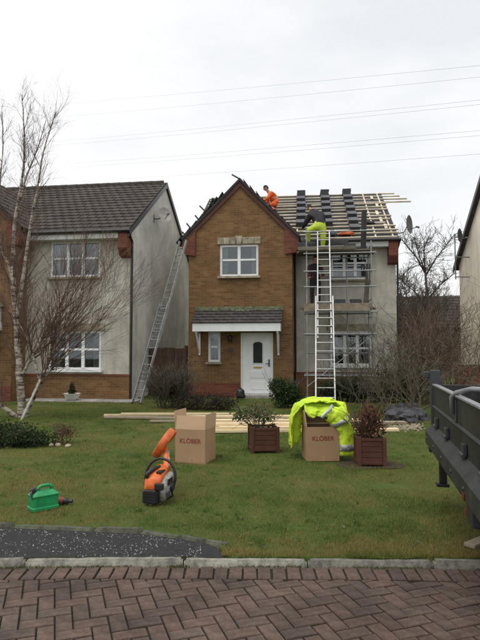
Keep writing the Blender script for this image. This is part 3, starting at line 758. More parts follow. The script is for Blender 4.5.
# battens, each a piece of the stripped roof
slope_v = Vector((0, YR-YE, ZR-ZE)).normalized(); nrm = Vector((0, -slope_v.z, slope_v.y)); LN = math.hypot(YR-YE, ZR-ZE)
NB = 15
for i in range(NB):
    s = 0.10+i*(LN-0.16)/(NB-1)
    c = Vector((0, YE, ZE))+slope_v*s; z = c.z
    gx_edge = 7.35-z+0.12 if z < 7.3 else -1.8
    xa = gx_edge; xb = WR+0.06+random.uniform(-0.05, 0.10)
    over = {14: 0.45, 13: 0.62, 12: 0.85, 11: 0.95}.get(i)
    if over: xb = WR+0.15+over
    if i in (4, 7): xb -= 0.25
    mb = MB(); M = Matrix.Rotation(math.atan2(slope_v.z, slope_v.y), 4, 'X')
    nseg = 6
    mb.box((0, -0.03, 0), (xb-xa, 0.03, 0.048), 0, M)
    mb.build('batten', 'batten', hm, loc=(xa, c.y+nrm.y*0.012, c.z+nrm.z*0.012), rot=(0, random.uniform(-0.004, 0.004)+(0.006 if over else 0), 0))
for xx in (1.9, 2.85, 3.75, 4.55, 5.12):       # counter battens, pale, running up the slope
    mb = MB(); a = Vector((xx, YE, ZE))+slope_v*0.05+nrm*0.001; b = Vector((xx, YE, ZE))+slope_v*(LN-0.05)+nrm*0.001
    if xx < 2.0: a = Vector((xx, YE, ZE))+slope_v*0.3
    mb.slab([a+Vector((-0.025, 0, 0))+nrm*0.011, a+Vector((0.025, 0, 0))+nrm*0.011, b+Vector((0.025, 0, 0))+nrm*0.011, b+Vector((-0.025, 0, 0))+nrm*0.011], 0.012)
    mb.build('counter_batten', 'batten', hm)
# short boards nailed beside the right verge
for i, (s, xo) in enumerate([(0.9, 4.98), (1.6, 4.9), (2.35, 4.85), (3.3, 4.95), (4.2, 4.85)]):
    c = Vector((xo, YE, ZE))+slope_v*s+nrm*0.05; mb = MB()
    mb.slab([c+Vector((-0.05, 0, 0)), c+Vector((0.05, 0, 0)), c+Vector((0.05, 0, 0))+slope_v*0.42, c+Vector((-0.05, 0, 0))+slope_v*0.42], 0.02); mb.build('noggin', 'batten', hm)
# torn underlay hanging over the fascia behind the scaffold
mb = MB(); nn_ = 40
for i in range(nn_+1):
    x = 1.86+1.75*i/nn_; dr = 0.16+0.14*(1+mnoise.noise(Vector((x*3, 2, 0))))+0.05*mnoise.noise(Vector((x*11, 5, 0))); wv = 0.02*math.sin(x*14)
    mb.v += [(x, YE+0.03, ZE+0.025), (x, YE-0.125+wv*0.3, ZE+0.005), (x, YE-0.135+wv, ZE-dr*0.55), (x, YE-0.13+wv*1.5, ZE-dr)]
for i in range(nn_):
    for j in range(3): mb.f.append((i*4+j, i*4+j+1, i*4+j+5, i*4+j+4)); mb.mi.append(0)
mb.build('hanging_underlay', 'felt', hm, smooth=True)
# old tile remains and stub sticks along the left verge of the gable
dir_l = Vector((-0.7071, 0, -0.7071)); up_l = Vector((-0.7071, 0, 0.7071)); pk = Vector((0, -0.02, 7.36))
for s, ln, an in ((0.03, 0.30, 0.25), (1.62, 0.34, 0.0), (1.98, 0.22, -0.1), (2.38, 0.24, -0.1), (2.68, 0.14, -0.15)):
    mb = MB(); p = pk+dir_l*s; d = (up_l+dir_l*an).normalized()
    mb.tube([p-d*0.08, p+d*ln], [0.030, 0.026], 4); mb.build('stub_batten', 'batten_old', hm)
mb = MB(); tl_ = [(0.75, 0.10), (1.0, 0.13), (1.12, 0.20), (1.25, 0.12), (1.5, 0.08), (1.75, 0.07), (2.05, 0.06), (2.4, 0.05), (2.75, 0.06)]
for k, (s, h) in enumerate(tl_):
    p = pk+dir_l*s; q = pk+dir_l*(s+0.34)
    mb.slab([p+up_l*h+Vector((0, -0.05, 0)), p+up_l*h+Vector((0, 0.6, 0)), q+up_l*(h*0.3)+Vector((0, 0.6, 0)), q+up_l*(h*0.3)+Vector((0, -0.05, 0))], 0.03)
mb.build('loose_underlay', 'felt', hm)
mb = MB()
for k in range(9):
    p = Vector((0, -0.05, 7.36))+Vector((0.7071, 0, -0.7071))*(0.12+k*0.3); u2 = Vector((0.7071, 0, 0.7071)); d2 = Vector((0.7071, 0, -0.7071)); h = random.uniform(0.02, 0.07)
    mb.slab([p+u2*h, p+d2*0.28+u2*0.01, p+d2*0.28+u2*0.01+Vector((0, 0.35, 0)), p+u2*h+Vector((0, 0.35, 0))], 0.02)
mb.build('verge_felt', 'verge_red', hm)

# left house: same design, tiles still on
hl_o = Vector((-8.72, 16.716, 0))
hl = thing('house', 'rendered house with intact brown tiled roof behind the birch tree', 'house', hl_o, R(-7.9))
W_left = dict(gable=(-0.6, 0.7, 4.02, 5.10), door=(0.12, 1.20, 0.0, 2.12), side=(-0.98, -0.56, 1.15, 2.16), up=(2.55, 4.24, 3.86, 5.02), low=(2.55, 4.30, 0.93, 2.16), canopy=(-1.46, 1.45, -0.72), split=0.52)
house(hl, 0.03, -1.75, W_left, False)
mb = MB(); mb.tube([(WR+0.056, YB+0.02, 0.05), (WR+0.056, YB+0.02, ZE-0.3), (WR+0.075, YE-0.04, ZE-0.08)], 0.035, 8); mb.build('downpipe', 'black_plastic', hl)
mb = MB(); mb.tube([(WR+0.056, YB+0.02, 0.05), (WR+0.056, YB+0.02, ZE-0.3), (WR+0.075, YE-0.04, ZE-0.08)], 0.035, 8); mb.build('downpipe', 'black_plastic', hm)  # added pipe; its black line stands in for the shadow at this corner
mb = MB(); mb.tube([(1.82, YB-0.05, 0.05), (1.82, YB-0.05, ZE-0.1)], 0.035, 8); mb.build('downpipe', 'black_plastic', hm)

# concrete path along the left house
def loc2w(o, a, p): return Vector((o[0]+p[0]*math.cos(a)-p[1]*math.sin(a), o[1]+p[0]*math.sin(a)+p[1]*math.cos(a), p[2] if len(p) > 2 else 0))
path = struct(bpy.data.objects.new('house_path', None)); COL.objects.link(path); path.location = hl_o; path.rotation_euler = (0, 0, R(-7.9))
for k in range(6):
    mb = MB(); mb.bbox((2.0+k*0.61, -0.02, -0.05), (2.0+k*0.61+0.6, 0.76, 0.035+random.uniform(-.006, .006)), 0.012); mb.build('paving_slab', 'concrete', path)

# right hand neighbour, seen at its side gable; brick base
hr = thing('house', 'cream rendered neighbouring house with dark verge beside the pole dish', 'house', (9.4, 23.0, 0), TH)
mb = MB(); D = 7.8
mb.add([(0, 0, 0.9), (0, -D, 0.9), (0, -D, 5.2), (0, -D/2, 8.0), (0, 0, 5.2)], [(0, 1, 2, 3, 4)])
mb.build('side_wall', 'harl_cream', hr)
mb = MB(); mb.add([(0, -D, 0.9), (7, -D, 0.9), (7, -D, 5.2), (0, -D, 5.2)], [(0, 1, 2, 3)]); mb.add([(7, -D, 0), (7, 0, 0), (7, 0, 5.2), (7, -D, 5.2)], [(0, 1, 2, 3)]); mb.add([(0, 0, 0), (7, 0, 0), (7, 0, 5.2), (0, 0, 5.2)], [(0, 1, 2, 3)]); mb.build('front_wall', 'harl_cream', hr)
mb = MB(); mb.box((-0.03, -D-0.03, 0), (7, 0.02, 0.9)); mb.build('base_wall', 'brick_red', hr)
mb = MB(); mb.slab([(-0.15, -D-0.3, 5.08), (7, -D-0.3, 5.08), (7, -D/2, 8.1), (-0.15, -D/2, 8.1)], 0.12); mb.slab([(7, 0.3, 5.08), (-0.15, 0.3, 5.08), (-0.15, -D/2, 8.098), (7, -D/2, 8.098)], 0.12); mb.build('roof', 'roof_dark', hr)
for sg in (0, 1):
    mb = MB(); e = 0.32 if sg else -D-0.32
    mb.prism([(-D/2, 8.13), (e, 5.10), (e, 4.90), (-D/2, 7.93)], -0.19, -0.155, 'x'); mb.build('bargeboard', 'dark_metal', hr)
# red brick garden wall in front of it
gwall = thing('garden_wall', 'low red brick garden wall by the cream house', 'wall', (7.1, 17.8, 0), TH)
mb = MB(); mb.box((0, 0, 0), (4.0, 0.22, 1.05)); mb.build('brickwork', 'brick_red', gwall)
mb = MB(); mb.bbox((-0.03, -0.03, 1.053), (4.03, 0.25, 1.11), 0.01); mb.build('coping', 'stone', gwall)

# distant house between the two
hf = thing('house', 'small distant house with brown roof seen between the gardens', 'house', (6.6, 33, 0), R(-10))
mb = MB(); wall(mb, -1.5, 9.5, 0, 3.0, 0, [(0.2, 1.6, 0.9, 2.1), (3.2, 4.6, 0.9, 2.1)]); mb.add([(-1.5, 0, 0), (-1.5, 7, 0), (-1.5, 7, 3), (-1.5, 3.5, 5.0), (-1.5, 0, 3)], [(0, 1, 2, 3, 4)]); mb.add([(9.5, 0, 0), (9.5, 7, 0), (9.5, 7, 3), (9.5, 3.5, 5.0), (9.5, 0, 3)], [(0, 1, 2, 3, 4)]); mb.build('wall', 'brick_red', hf)
window(hf, 0.2, 1.6, 0.9, 2.1, 0.05, 2, [1.6], curtain=False); window(hf, 3.2, 4.6, 0.9, 2.1, 0.05, 2, [1.6], curtain=False)
mb = MB(); tiles(mb, (-1.7, -0.3, 2.83), (1, 0, 0), (0, 3.8, 2.3), 11.4, 4.4, 0.4, 0.4, 0.04); tiles(mb, (-1.7, 7.3, 2.83), (1, 0, 0), (0, -3.8, 2.3), 11.4, 4.4, 0.4, 0.4, 0.04); mb.build('roof', 'roof_brown', hf)

# fence closing the gap between the houses
fn = thing('fence', 'dark brown upright board fence closing the gap between two houses', 'fence', (-3.28, 18.75, 0), R(-8))
bmsh = None
for k in range(11):
    if bmsh is None:
        mb = MB(); mb.box((-0.068, 0, 0.03), (0.068, 0.022, 1.62)); o = mb.build('board', 'fence_brown', fn); bmsh = o.data
    else: o = bpy.data.objects.new('board', bmsh); COL.objects.link(o); o.parent = fn
    o.location = (k*0.14, random.uniform(-0.006, 0.006), random.uniform(-0.02, 0.02))
for z in (0.35, 1.35):
    mb = MB(); mb.box((-0.1, 0.03, z), (1.48, 0.07, z+0.09)); mb.build('rail', 'fence_brown', fn)
for x in (-0.02, 1.42):
    mb = MB(); mb.box((x-0.05, 0.075, 0), (x+0.05, 0.175, 1.7)); mb.build('post', 'fence_brown', fn)

# ------------------------------------------------------------------ satellite dishes
def dish(loc, facing, r, label, mt, mount):
    t = thing('satellite_dish', label, 'satellite dish', loc, 0)
    f = Vector(facing).normalized(); M = f.to_track_quat('Z', 'Y').to_matrix().to_4x4()
    d = MB(); d.lathe([(0.001, 0), (r*0.5, r*0.06), (r*0.85, r*0.18), (r, r*0.25), (r*1.02, r*0.25), (r*0.85, r*0.13), (r*0.5, r*0.01), (0.001, -0.03)], 24, M @ Matrix.Diagonal((0.92, 1.05, 1, 1))); d.build('reflector', mt, t, smooth=True)
    tip = f*r*1.15+Vector((0, 0, -r*0.45)); low = M @ Vector((0, 0, 0))
    a = MB(); a.tube([f*(-0.03)+Vector((0, 0, -r*0.55)), tip], 0.013, 6); a.build('arm', 'dish_grey', t)
    l = MB(); q = (Vector((0, 0, 0.0))-tip).normalized(); l.tube([tip-q*0.05, tip+q*0.07], [0.035, 0.03], 8); l.build('receiver', 'dish_grey', t)
    b = MB()
    for p in mount: b.tube([Vector(x) for x in p], 0.022, 6)
    b.build('mount', 'dish_grey', t)
    return t
# left house side wall
wl = lambda L_, off: loc2w(hl_o, R(-7.9), (WR+off, YB+L_, 0))
p = wl(2.45, 0.38); dish((p.x, p.y, 6.38), (0.55, -0.75, 0.32), 0.29, 'small pale satellite dish on the side wall beneath the tiled verge', 'dish_pale', [[(0, 0, -0.02), (-0.2, 0.03, -0.12), (-0.37, 0.04, -0.12)], [(-0.37, 0.04, -0.25), (-0.37, 0.04, 0.02)]])
p = loc2w((0, 18), TH, (WR+0.42, YB-0.05, 0)); dish((p.x-0.02, p.y, 5.78), (0.80, -0.60, 0.03), 0.30, 'dark satellite dish at the eaves corner of the battened roof', 'dish_grey', [[(0, 0, -0.02), (-0.12, 0.02, -0.25), (-0.38, 0.08, -0.30)]])
p = at(458.5, 236, 21.5)
dish(p, (0.74, -0.66, 0.03), 0.28, 'grey satellite dish on a tall pole bracketed to the cream house', 'dish_grey', [[(-0.13, 0.05, 0.1), (-0.13, 0.05, -1.75)], [(0.0, 0, -0.05), (-0.13, 0.05, -0.05)], [(-0.13, 0.05, -0.85), (0.95, 0.05, -0.85)], [(-0.13, 0.05, -1.65), (1.05, 0.05, -1.65)]])

# ------------------------------------------------------------------ tile stacks on the roof
def tile_stack(n, label, group, loc, rot=(0, 0, 0), w_=0.32, d_=0.26, parts=True):
    t = thing('tile_stack', label, 'tile stack', loc, 0, group); t.rotation_euler = rot
    for k in range(n):
        mb = MB(); j = random.uniform(-0.012, 0.012)
        mb.box((-w_/2+j, -d_/2, k*0.034), (w_/2+j, d_/2, k*0.034+0.026)); mb.box((-w_/2+j+0.02, -d_/2+0.01, k*0.034+0.0265), (-w_/2+j+0.05, d_/2-0.01, k*0.034+0.033))
        mb.build('roof_tile', 'tile_new', t)
    return t
ang = math.atan2(slope_v.z, slope_v.y)
for ci, (xx, n_rows, s0, nm) in enumerate(((2.02, 6, 1.35, 'column nearest the brick gable'), (2.98, 6, 1.35, 'middle column'), (3.88, 7, 0.72, 'column nearest the roof verge'))):
    for k in range(n_rows):
        s = s0+k*(LN-0.28-s0)/(n_rows-1)
        c = Vector((xx, YE, ZE))+slope_v*s+nrm*0.046
        p = loc2w((0, 18), TH, c)
        tl_ = tile_stack(6 if k < n_rows-1 else 7, ['lowest', 'second', 'third', 'fourth', 'fifth', 'sixth', 'seventh'][k]+' tile stack up from the eave in the '+nm, 'new tile stacks loaded out on the battens', p, w_=0.34, d_=0.36)
        tl_.rotation_euler = (ang*(0.92 if k < n_rows-1 else 0.15), 0, TH+random.uniform(-.04, .04))

# ------------------------------------------------------------------ scaffold tower (house frame)
sc = thing('scaffold_tower', 'aluminium scaffold tower with two plank platforms against the rendered wall', 'scaffold', (0, 18, 0), TH)
SX0, SX1, SY0, SY1 = 2.22, 4.24, -0.6, 0.24
def pole(a, b, name='pole', r=0.024, mt='galv'):
    mb = MB(); mb.tube([a, b], r, 8); return mb.build(name, mt, sc)
for x in (SX0, SX1):
    for y in (SY0, SY1): pole((x, y, 0), (x, y, 5.42 if y == SY0 and x == SX0 else 5.0))
for z in (0.75, 2.05, 2.75, 3.55, 4.05, 4.62, 5.32): 
    pole((SX0-0.1, SY0-0.05, z), (SX1+0.15, SY0-0.05, z), 'ledger', 0.022)
for z in (0.75, 2.05, 2.75, 4.62): pole((SX0-0.1, SY1+0.05, z), (SX1+0.1, SY1+0.05, z), 'ledger', 0.022)
for x in (SX0, SX1):
    for z in (0.4, 0.95, 1.5, 2.05, 2.6, 3.15, 3.7, 4.25, 4.62): pole((x, SY0, z), (x, SY1, z), 'rung', 0.018)
pole((SX0, SY0-0.02, 0.4), (SX1, SY0-0.02, 2.0), 'brace', 0.018)
for zl, mt_ in ((2.86, 'board_weathered'), (4.70, 'board_weathered')):
    for k in range(4):
        y0 = SY0-0.02+k*0.225; xa = SX0-0.15+random.uniform(-.1, .1) if zl < 4 else SX0-0.30+random.uniform(-.06, .06)
        mb = MB(); mb.box((xa, y0, zl), (SX1+0.1+random.uniform(-.05, .12), y0+0.21, zl+0.045)); mb.build('platform_board', mt_, sc)
mb = MB(); mb.box((SX0-0.1, SY0-0.105, 2.78), (SX1-0.05, SY0-0.075, 3.02)); mb.build('toe_board', 'board_mid', sc)
mb = MB(); mb.box((SX0-0.28, SY0-0.105, 4.73), (SX1-0.5, SY0-0.075, 4.84)); mb.build('toe_board', 'board_weathered', sc)
for x in (SX0, SX1):
    for y in (SY0, SY1):
        mb = MB(); mb.bbox((x-0.07, y-0.07, 0.0), (x+0.07, y+0.07, 0.03), 0.005); mb.build('base_plate', 'galv', sc)
def hp(x, y, z): return loc2w((0, 18), TH, (x, y, z))
for x, n, nm in ((3.28, 8, 'stack of roof tiles on the lower scaffold platform, beside the ladder'), (3.78, 8, 'stack of roof tiles on the lower scaffold platform, at its far end')):
    t = tile_stack(n, nm, None, hp(x, -0.2, 2.906), (0, 0, TH), 0.34, 0.4)
for x, n, nm in ((2.12, 9, 'tall stack of dark tiles on the upper platform by the gable'), (3.62, 7, 'stack of dark tiles on the upper platform beside the black roll')):
    tile_stack(n, nm, None, hp(x, -0.15, 4.746), (0, 0, TH), 0.34, 0.42)
tile_stack(6, 'stack of roof tiles on the lower scaffold platform, behind the ladder', None, hp(2.86, -0.05, 2.906), (0, 0, TH), 0.34, 0.42)
bundle_later = True
for z, xa, xb, yy in ((3.98, 2.3, 4.35, 0.33), (5.02, 2.0, 4.4, 0.30), (1.45, 2.15, 4.3, 0.31)):
    pole((xa, yy, z), (xb, yy, z), 'ledger', 0.022)
for xx in (2.95, 3.55):
    pole((xx, SY1+0.08, 0.02), (xx, SY1+0.08, 5.1), 'standard', 0.022)
for k, (za, zb, xa, xb) in enumerate(((2.91, 4.4, 4.05, 4.18), (2.91, 4.1, 2.28, 2.33))):
    mb = MB(); mb.slab([(xa, 0.18, za), (xa+0.15, 0.18, za), (xb+0.15, 0.24, zb), (xb, 0.24, zb)], 0.03); mb.build('spare_board', 'board_weathered', sc)
# black roll standing on the upper platform
t = thing('membrane_roll', 'black roll of roofing membrane standing upright on the upper platform', 'roll', hp(4.03, -0.30, 4.746), TH)
mb = MB(); Mr = Matrix.Rotation(R(2), 4, 'Y'); mb.lathe([(0.04, 0.0), (0.085, 0.0), (0.088, 0.6), (0.083, 1.30), (0.04, 1.30), (0.04, 0.02)], 18, Mr); mb.build('sheet', 'felt', t, smooth=False)
mb = MB(); mb.lathe([(0.03, 0.02), (0.038, 0.02), (0.038, 1.32), (0.03, 1.32), (0.03, 0.02)], 12, Mr); mb.build('core', 'card', t)
# orange work jacket bundle and a grey bag on the eave battens
def bundle(name, label, cat, loc, rx, ry, rz_, mt, seed):
    bm = bmesh.new(); bmesh.ops.create_icosphere(bm, subdivisions=3, radius=1)
    for q in bm.verts:
        k = 1+0.35*mnoise.noise(q.co*1.9+Vector((seed, 0, 0)))+0.15*mnoise.noise(q.co*5+Vector((0, seed, 0)))
        q.co = Vector((q.co.x*rx*k, q.co.y*ry*k, max(q.co.z*rz_*k, -rz_*0.4)))
    mb = MB(); mb.bm(bm); o = mb.build(name, mt, smooth=True, loc=loc); return tag(o, label, cat)
cc = Vector((3.55, YE, ZE))+slope_v*0.32+nrm*0.09; bundle('work_jacket', 'crumpled orange jacket lying on the eave battens', 'jacket', hp(*cc), 0.30, 0.13, 0.10, 'orange_cloth', 3)
cc = Vector((3.12, YE, ZE))+slope_v*0.30+nrm*0.12; bundle('tool_bag', 'blue grey tool bag lying on the eave battens', 'bag', hp(*cc), 0.13, 0.12, 0.14, 'blue_grey', 8)
bundle('tarpaulin', 'dark folded tarpaulin on the upper platform below the gable corner', 'tarpaulin', hp(2.32, -0.42, 4.84), 0.26, 0.16, 0.20, 'felt', 12)
cc = Vector((4.45, YE, ZE))+slope_v*1.35+nrm*0.08; bundle('rolled_felt', 'small dark crumple of felt lying on battens by the verge', 'felt scrap', hp(*cc), 0.20, 0.09, 0.07, 'felt', 5)

# ------------------------------------------------------------------ ladders
def ladder(label, foot, top, w0, w1, axis, over=0.45, rung=0.28, mt='aluminium'):
    """extension ladder: base section and a narrower fly section overlapping it"""
    foot = Vector(foot); top = Vector(top); ax = Vector(axis).normalized(); d = (top-foot); ln = d.length; d.normalize()
    n = ax.cross(d).normalized()
    if n.y > 0: n = -n
    t = thing('ladder', label, 'ladder', foot)
    def stile(p0, p1, name):
        mb = MB(); dd = (p1-p0); l = dd.length; M = Matrix((ax, n, d)).transposed().to_4x4()
        mb.box((-0.016, -0.035, 0), (0.016, 0.035, l), 0, Matrix.Translation(p0-foot) @ M); mb.build(name, mt, t)
    lb = ln*0.58
    for sec, (s0, s1, w_, off) in enumerate(((0, lb, w0, 0.0), (lb-ln*over*0.5, ln, w1, 0.055))):
        for sg in (-1, 1): stile(foot+d*s0+ax*sg*w_/2-n*off, foot+d*s1+ax*sg*w_/2-n*off, 'stile')
        s = s0+0.15
        while s < s1-0.05:
            mb = MB(); c = d*s-n*off; mb.tube([c-ax*w_/2, c+ax*w_/2], 0.017, 6); mb.build('rung', mt, t); s += rung
    for sg in (-1, 1):
        mb = MB(); c = ax*sg*w0/2; mb.bbox((c.x-0.03, c.y-0.05, -0.0), (c.x+0.03, c.y+0.05, 0.05), 0.008); mb.build('foot', 'rubber', t)
    return t
ladder('tall aluminium extension ladder standing in front of the scaffold tower', gp(325.5, 413), at(323.5, 231, 16.95), 0.48, 0.37, (1, -0.06, 0), mt='aluminium')
fl_ = gp(136.5, 404); ladder('long ladder leaning up to the brick kneeler between two houses', fl_, at(182, 240, 17.75), 0.36, 0.31, (0.75, -0.60, 0), rung=0.27, mt='galv')

# ------------------------------------------------------------------ overhead wires
def power_line(pts, label='thin overhead power line crossing the pale sky'):
    mb = MB(); mb.tube(pts, 0.014, 5)
    return tag(mb.build('power_line', 'wire'), label, 'power line', 'overhead power lines in the sky')
for (xl_, yl, xr, yr, wl_) in ((120, 99, 480, 65.5, 'highest thin power line in the pale sky'), (120, 112, 480, 77, 'second highest thin power line in the pale sky'), (120, 136, 480, 100, 'upper wire of the middle close pair of power lines'), (120, 140, 480, 104.5, 'lower wire of the middle close pair of power lines'), (120, 160, 480, 130.5, 'upper wire of the low close pair of power lines'), (120, 164, 480, 135.5, 'lower wire of the low close pair of power lines'), (120, 179, 480, 154, 'lowest single power line just above the roofs')):
    a = at(xl_-500, yl+56, 95); b = at(xl_, yl, 150); c = at(xr, yr, 62); d = at(xr+400, yr-75, 50)
    pts = []
    for k in range(41):
        t = k/40*2.2-0.8
        p = b.lerp(c, t) ; p.z += 0.5*((t-0.5)**2-0.25); pts.append(p)
    power_line(pts, wl_)

# ------------------------------------------------------------------ people
def person(name, label, joints, edges, regions, head, headmats, root, look, group=None):
    """joints: name -> (pos, radius); edges: (a,b,region); skin surface grown over the skeleton, one continuous mesh"""
    names = list(joints); idx = {n: i for i, n in enumerate(names)}
    me = bpy.data.meshes.new('body_skeleton'); me.from_pydata([joints[n][0] for n in names], [(idx[a], idx[b]) for a, b, _ in edges], [])
    ob = bpy.data.objects.new('body_tmp', me); COL.objects.link(ob)
    md = ob.modifiers.new('skin', 'SKIN'); md.use_smooth_shade = True
    for i, n in enumerate(names):
        r = joints[n][1]; sv = me.skin_vertices[0].data[i]; sv.radius = (r, r) if not hasattr(r, '__len__') else r; sv.use_root = (n == root)
    ss = ob.modifiers.new('sub', 'SUBSURF'); ss.levels = 2; ss.render_levels = 2
    dg = bpy.context.evaluated_depsgraph_get(); dg.update()
    m2 = bpy.data.meshes.new_from_object(ob.evaluated_get(dg)); bpy.data.objects.remove(ob)
    rk = list(regions); m2.materials.clear()
    for k in rk: m2.materials.append(MATS[regions[k]])
    segs = [(Vector(joints[a][0]), Vector(joints[b][0]), rk.index(r)) for a, b, r in edges]
    for pl in m2.polygons:
        c = pl.center; best = None
        for a, b, r in segs:
            ab = b-a; t = max(0, min(1, (c-a).dot(ab)/max(ab.length_squared, 1e-9))); dd = (c-a-ab*t).length
            if best is None or dd < best[0]: best = (dd, r)
        pl.material_index = best[1]; pl.use_smooth = True
    t = thing('person', label, 'person', (0, 0, 0), 0, group)
    m2.name = 'body'; bo = bpy.data.objects.new('body', m2); COL.objects.link(bo); bo.parent = t
    # head: skull with jaw, nose, ears, hair or cap
    hp_ = Vector(head); f = Vector(look).normalized(); s = Vector((0, 0, 1)); s = (s-f*s.dot(f)).normalized(); r_ = f.cross(s)
    M = Matrix.Translation(hp_) @ Matrix((r_, f, s)).transposed().to_4x4()
    bm = bmesh.new(); bmesh.ops.create_uvsphere(bm, u_segments=20, v_segments=14, radius=1)
    for q in bm.verts:
        x, y, z = q.co; k = 1.0 if z > -0.1 else 1-0.32*(-z-0.1)
        q.co = Vector((x*0.075*k, y*0.098*(k if y > 0 else k*0.95), z*0.118))
    mb = MB(); mb.bm(bm, 0, M)
    mb.tube([M @ Vector((0, 0.09, 0.02)), M @ Vector((0, 0.115, -0.025))], [0.01, 0.017], 6)
    mb.tube([M @ Vector((-0.025, 0.086, -0.058)), M @ Vector((0.025, 0.086, -0.058))], 0.008, 5)
    for sg in (-1, 1):
        mb.tube([M @ Vector((sg*0.074, -0.01, 0.02)), M @ Vector((sg*0.084, -0.015, -0.03))], [0.016, 0.012], 6)
    mb.tube([M @ Vector((0, -0.02, -0.07)), M @ Vector((0, -0.04, -0.16))], [0.055, 0.06], 10)
    hd = mb.build('head', headmats[0], t, smooth=True)
    ey = MB()
    for sg in (-1, 1): ey.lathe([(0.001, 0.006), (0.011, 0), (0.001, -0.006)], 8, M @ Matrix.Translation((sg*0.03, 0.088, 0.012)) @ Matrix.Rotation(R(90), 4, 'X'))
    ey.build('eyes', 'hair', hd)
    bm = bmesh.new(); bmesh.ops.create_uvsphere(bm, u_segments=20, v_segments=14, radius=1)
    for q in bm.verts:
        x, y, z = q.co
        q.co = Vector((x*0.083, y*0.106-0.008, z*0.124+0.006))
    bmesh.ops.delete(bm, geom=[q for q in bm.verts if q.co.z < (0.030 if q.co.y > 0.02 else -0.06)], context='VERTS')
    mb = MB(); mb.bm(bm, 0, M); mb.build('cap', headmats[1], hd, smooth=True)
    return t
def arm_hand(J, E, side, wrist, d, spread, reg='skin'):
    """palm and five bent fingers beyond the wrist"""
    wrist = Vector(wrist); d = Vector(d).normalized(); sp = Vector(spread).normalized(); n = d.cross(sp)
    J[side+'palm'] = (wrist+d*0.07, (0.034, 0.022)); E.append((side+'wrist', side+'palm', reg))
    for k, (o, l) in enumerate(((-0.03, 0.075), (-0.01, 0.085), (0.01, 0.08), (0.03, 0.065))):
        J[f'{side}f{k}a'] = (wrist+d*0.11+sp*o, 0.011); J[f'{side}f{k}b'] = (wrist+d*(0.11+l*0.55)+sp*o*1.2+n*0.03, 0.009)
        E += [(side+'palm', f'{side}f{k}a', reg), (f'{side}f{k}a', f'{side}f{k}b', reg)]
    J[side+'tha'] = (wrist+d*0.05-sp*0.05, 0.012); J[side+'thb'] = (wrist+d*0.09-sp*0.075+n*0.015, 0.010)
    E += [(side+'palm', side+'tha', reg), (side+'tha', side+'thb', reg)]

# 1: roofer in orange crouching on the main roof beside the gable ridge
B = at(272.5, 210.5, 20.75)
def O(x, y, z): return B+Vector((x, y, z))
J = {'pelvis': (O(0.13, 0.0, 0.30), 0.17), 'belly': (O(0.085, -0.01, 0.40), 0.185), 'waist': (O(0.06, -0.012, 0.45), 0.19), 'chest': (O(-0.03, -0.02, 0.58), 0.215), 'neck': (O(-0.14, -0.03, 0.70), 0.075), 'skull': (O(-0.2, -0.04, 0.76), 0.06)}
E = [('pelvis', 'belly', 'orange'), ('belly', 'waist', 'band'), ('waist', 'chest', 'orange'), ('chest', 'neck', 'orange'), ('neck', 'skull', 'skin')]
for sd, y in (('l', -0.16), ('r', 0.16)):
    J[sd+'hip'] = (O(0.10, y*0.75, 0.26), 0.12); J[sd+'knee'] = (O(-0.17, y*1.25, 0.20+y*0.5), 0.085); J[sd+'shin'] = (O(-0.05, y*1.22, 0.12+y*0.54), 0.074); J[sd+'shinb'] = (O(0.0, y*1.2, 0.10+y*0.56), 0.07); J[sd+'ankle'] = (O(0.12, y*1.15, 0.07+y*0.6), 0.052); J[sd+'toe'] = (O(-0.02, y*1.4, 0.03+y*0.6), 0.042)
    J[sd+'shoulder'] = (O(-0.08, y*1.2, 0.62), 0.10); J[sd+'elbow'] = (O(-0.20, y*1.7, 0.40), 0.066); J[sd+'wrist'] = (O(-0.40, y*1.1, 0.30), 0.042)
    E += [('pelvis', sd+'hip', 'orange'), (sd+'hip', sd+'knee', 'orange'), (sd+'knee', sd+'shin', 'orange'), (sd+'shin', sd+'shinb', 'band'), (sd+'shinb', sd+'ankle', 'orange'), (sd+'ankle', sd+'toe', 'boot'),
          ('chest', sd+'shoulder', 'orange'), (sd+'shoulder', sd+'elbow', 'orange'), (sd+'elbow', sd+'wrist', 'orange')]
    arm_hand(J, E, sd, J[sd+'wrist'][0], (-0.8, 0, -0.6), (0, 1, 0))
p1 = person('person', 'person in orange high visibility suit and black cap crouching on the roof', J, E, {'orange': 'hivis_orange', 'skin': 'skin', 'boot': 'cloth_dark', 'band': 'reflective'}, O(-0.26, -0.05, 0.86), ('skin', 'hair'), 'pelvis', (-0.85, -0.25, -0.42), )
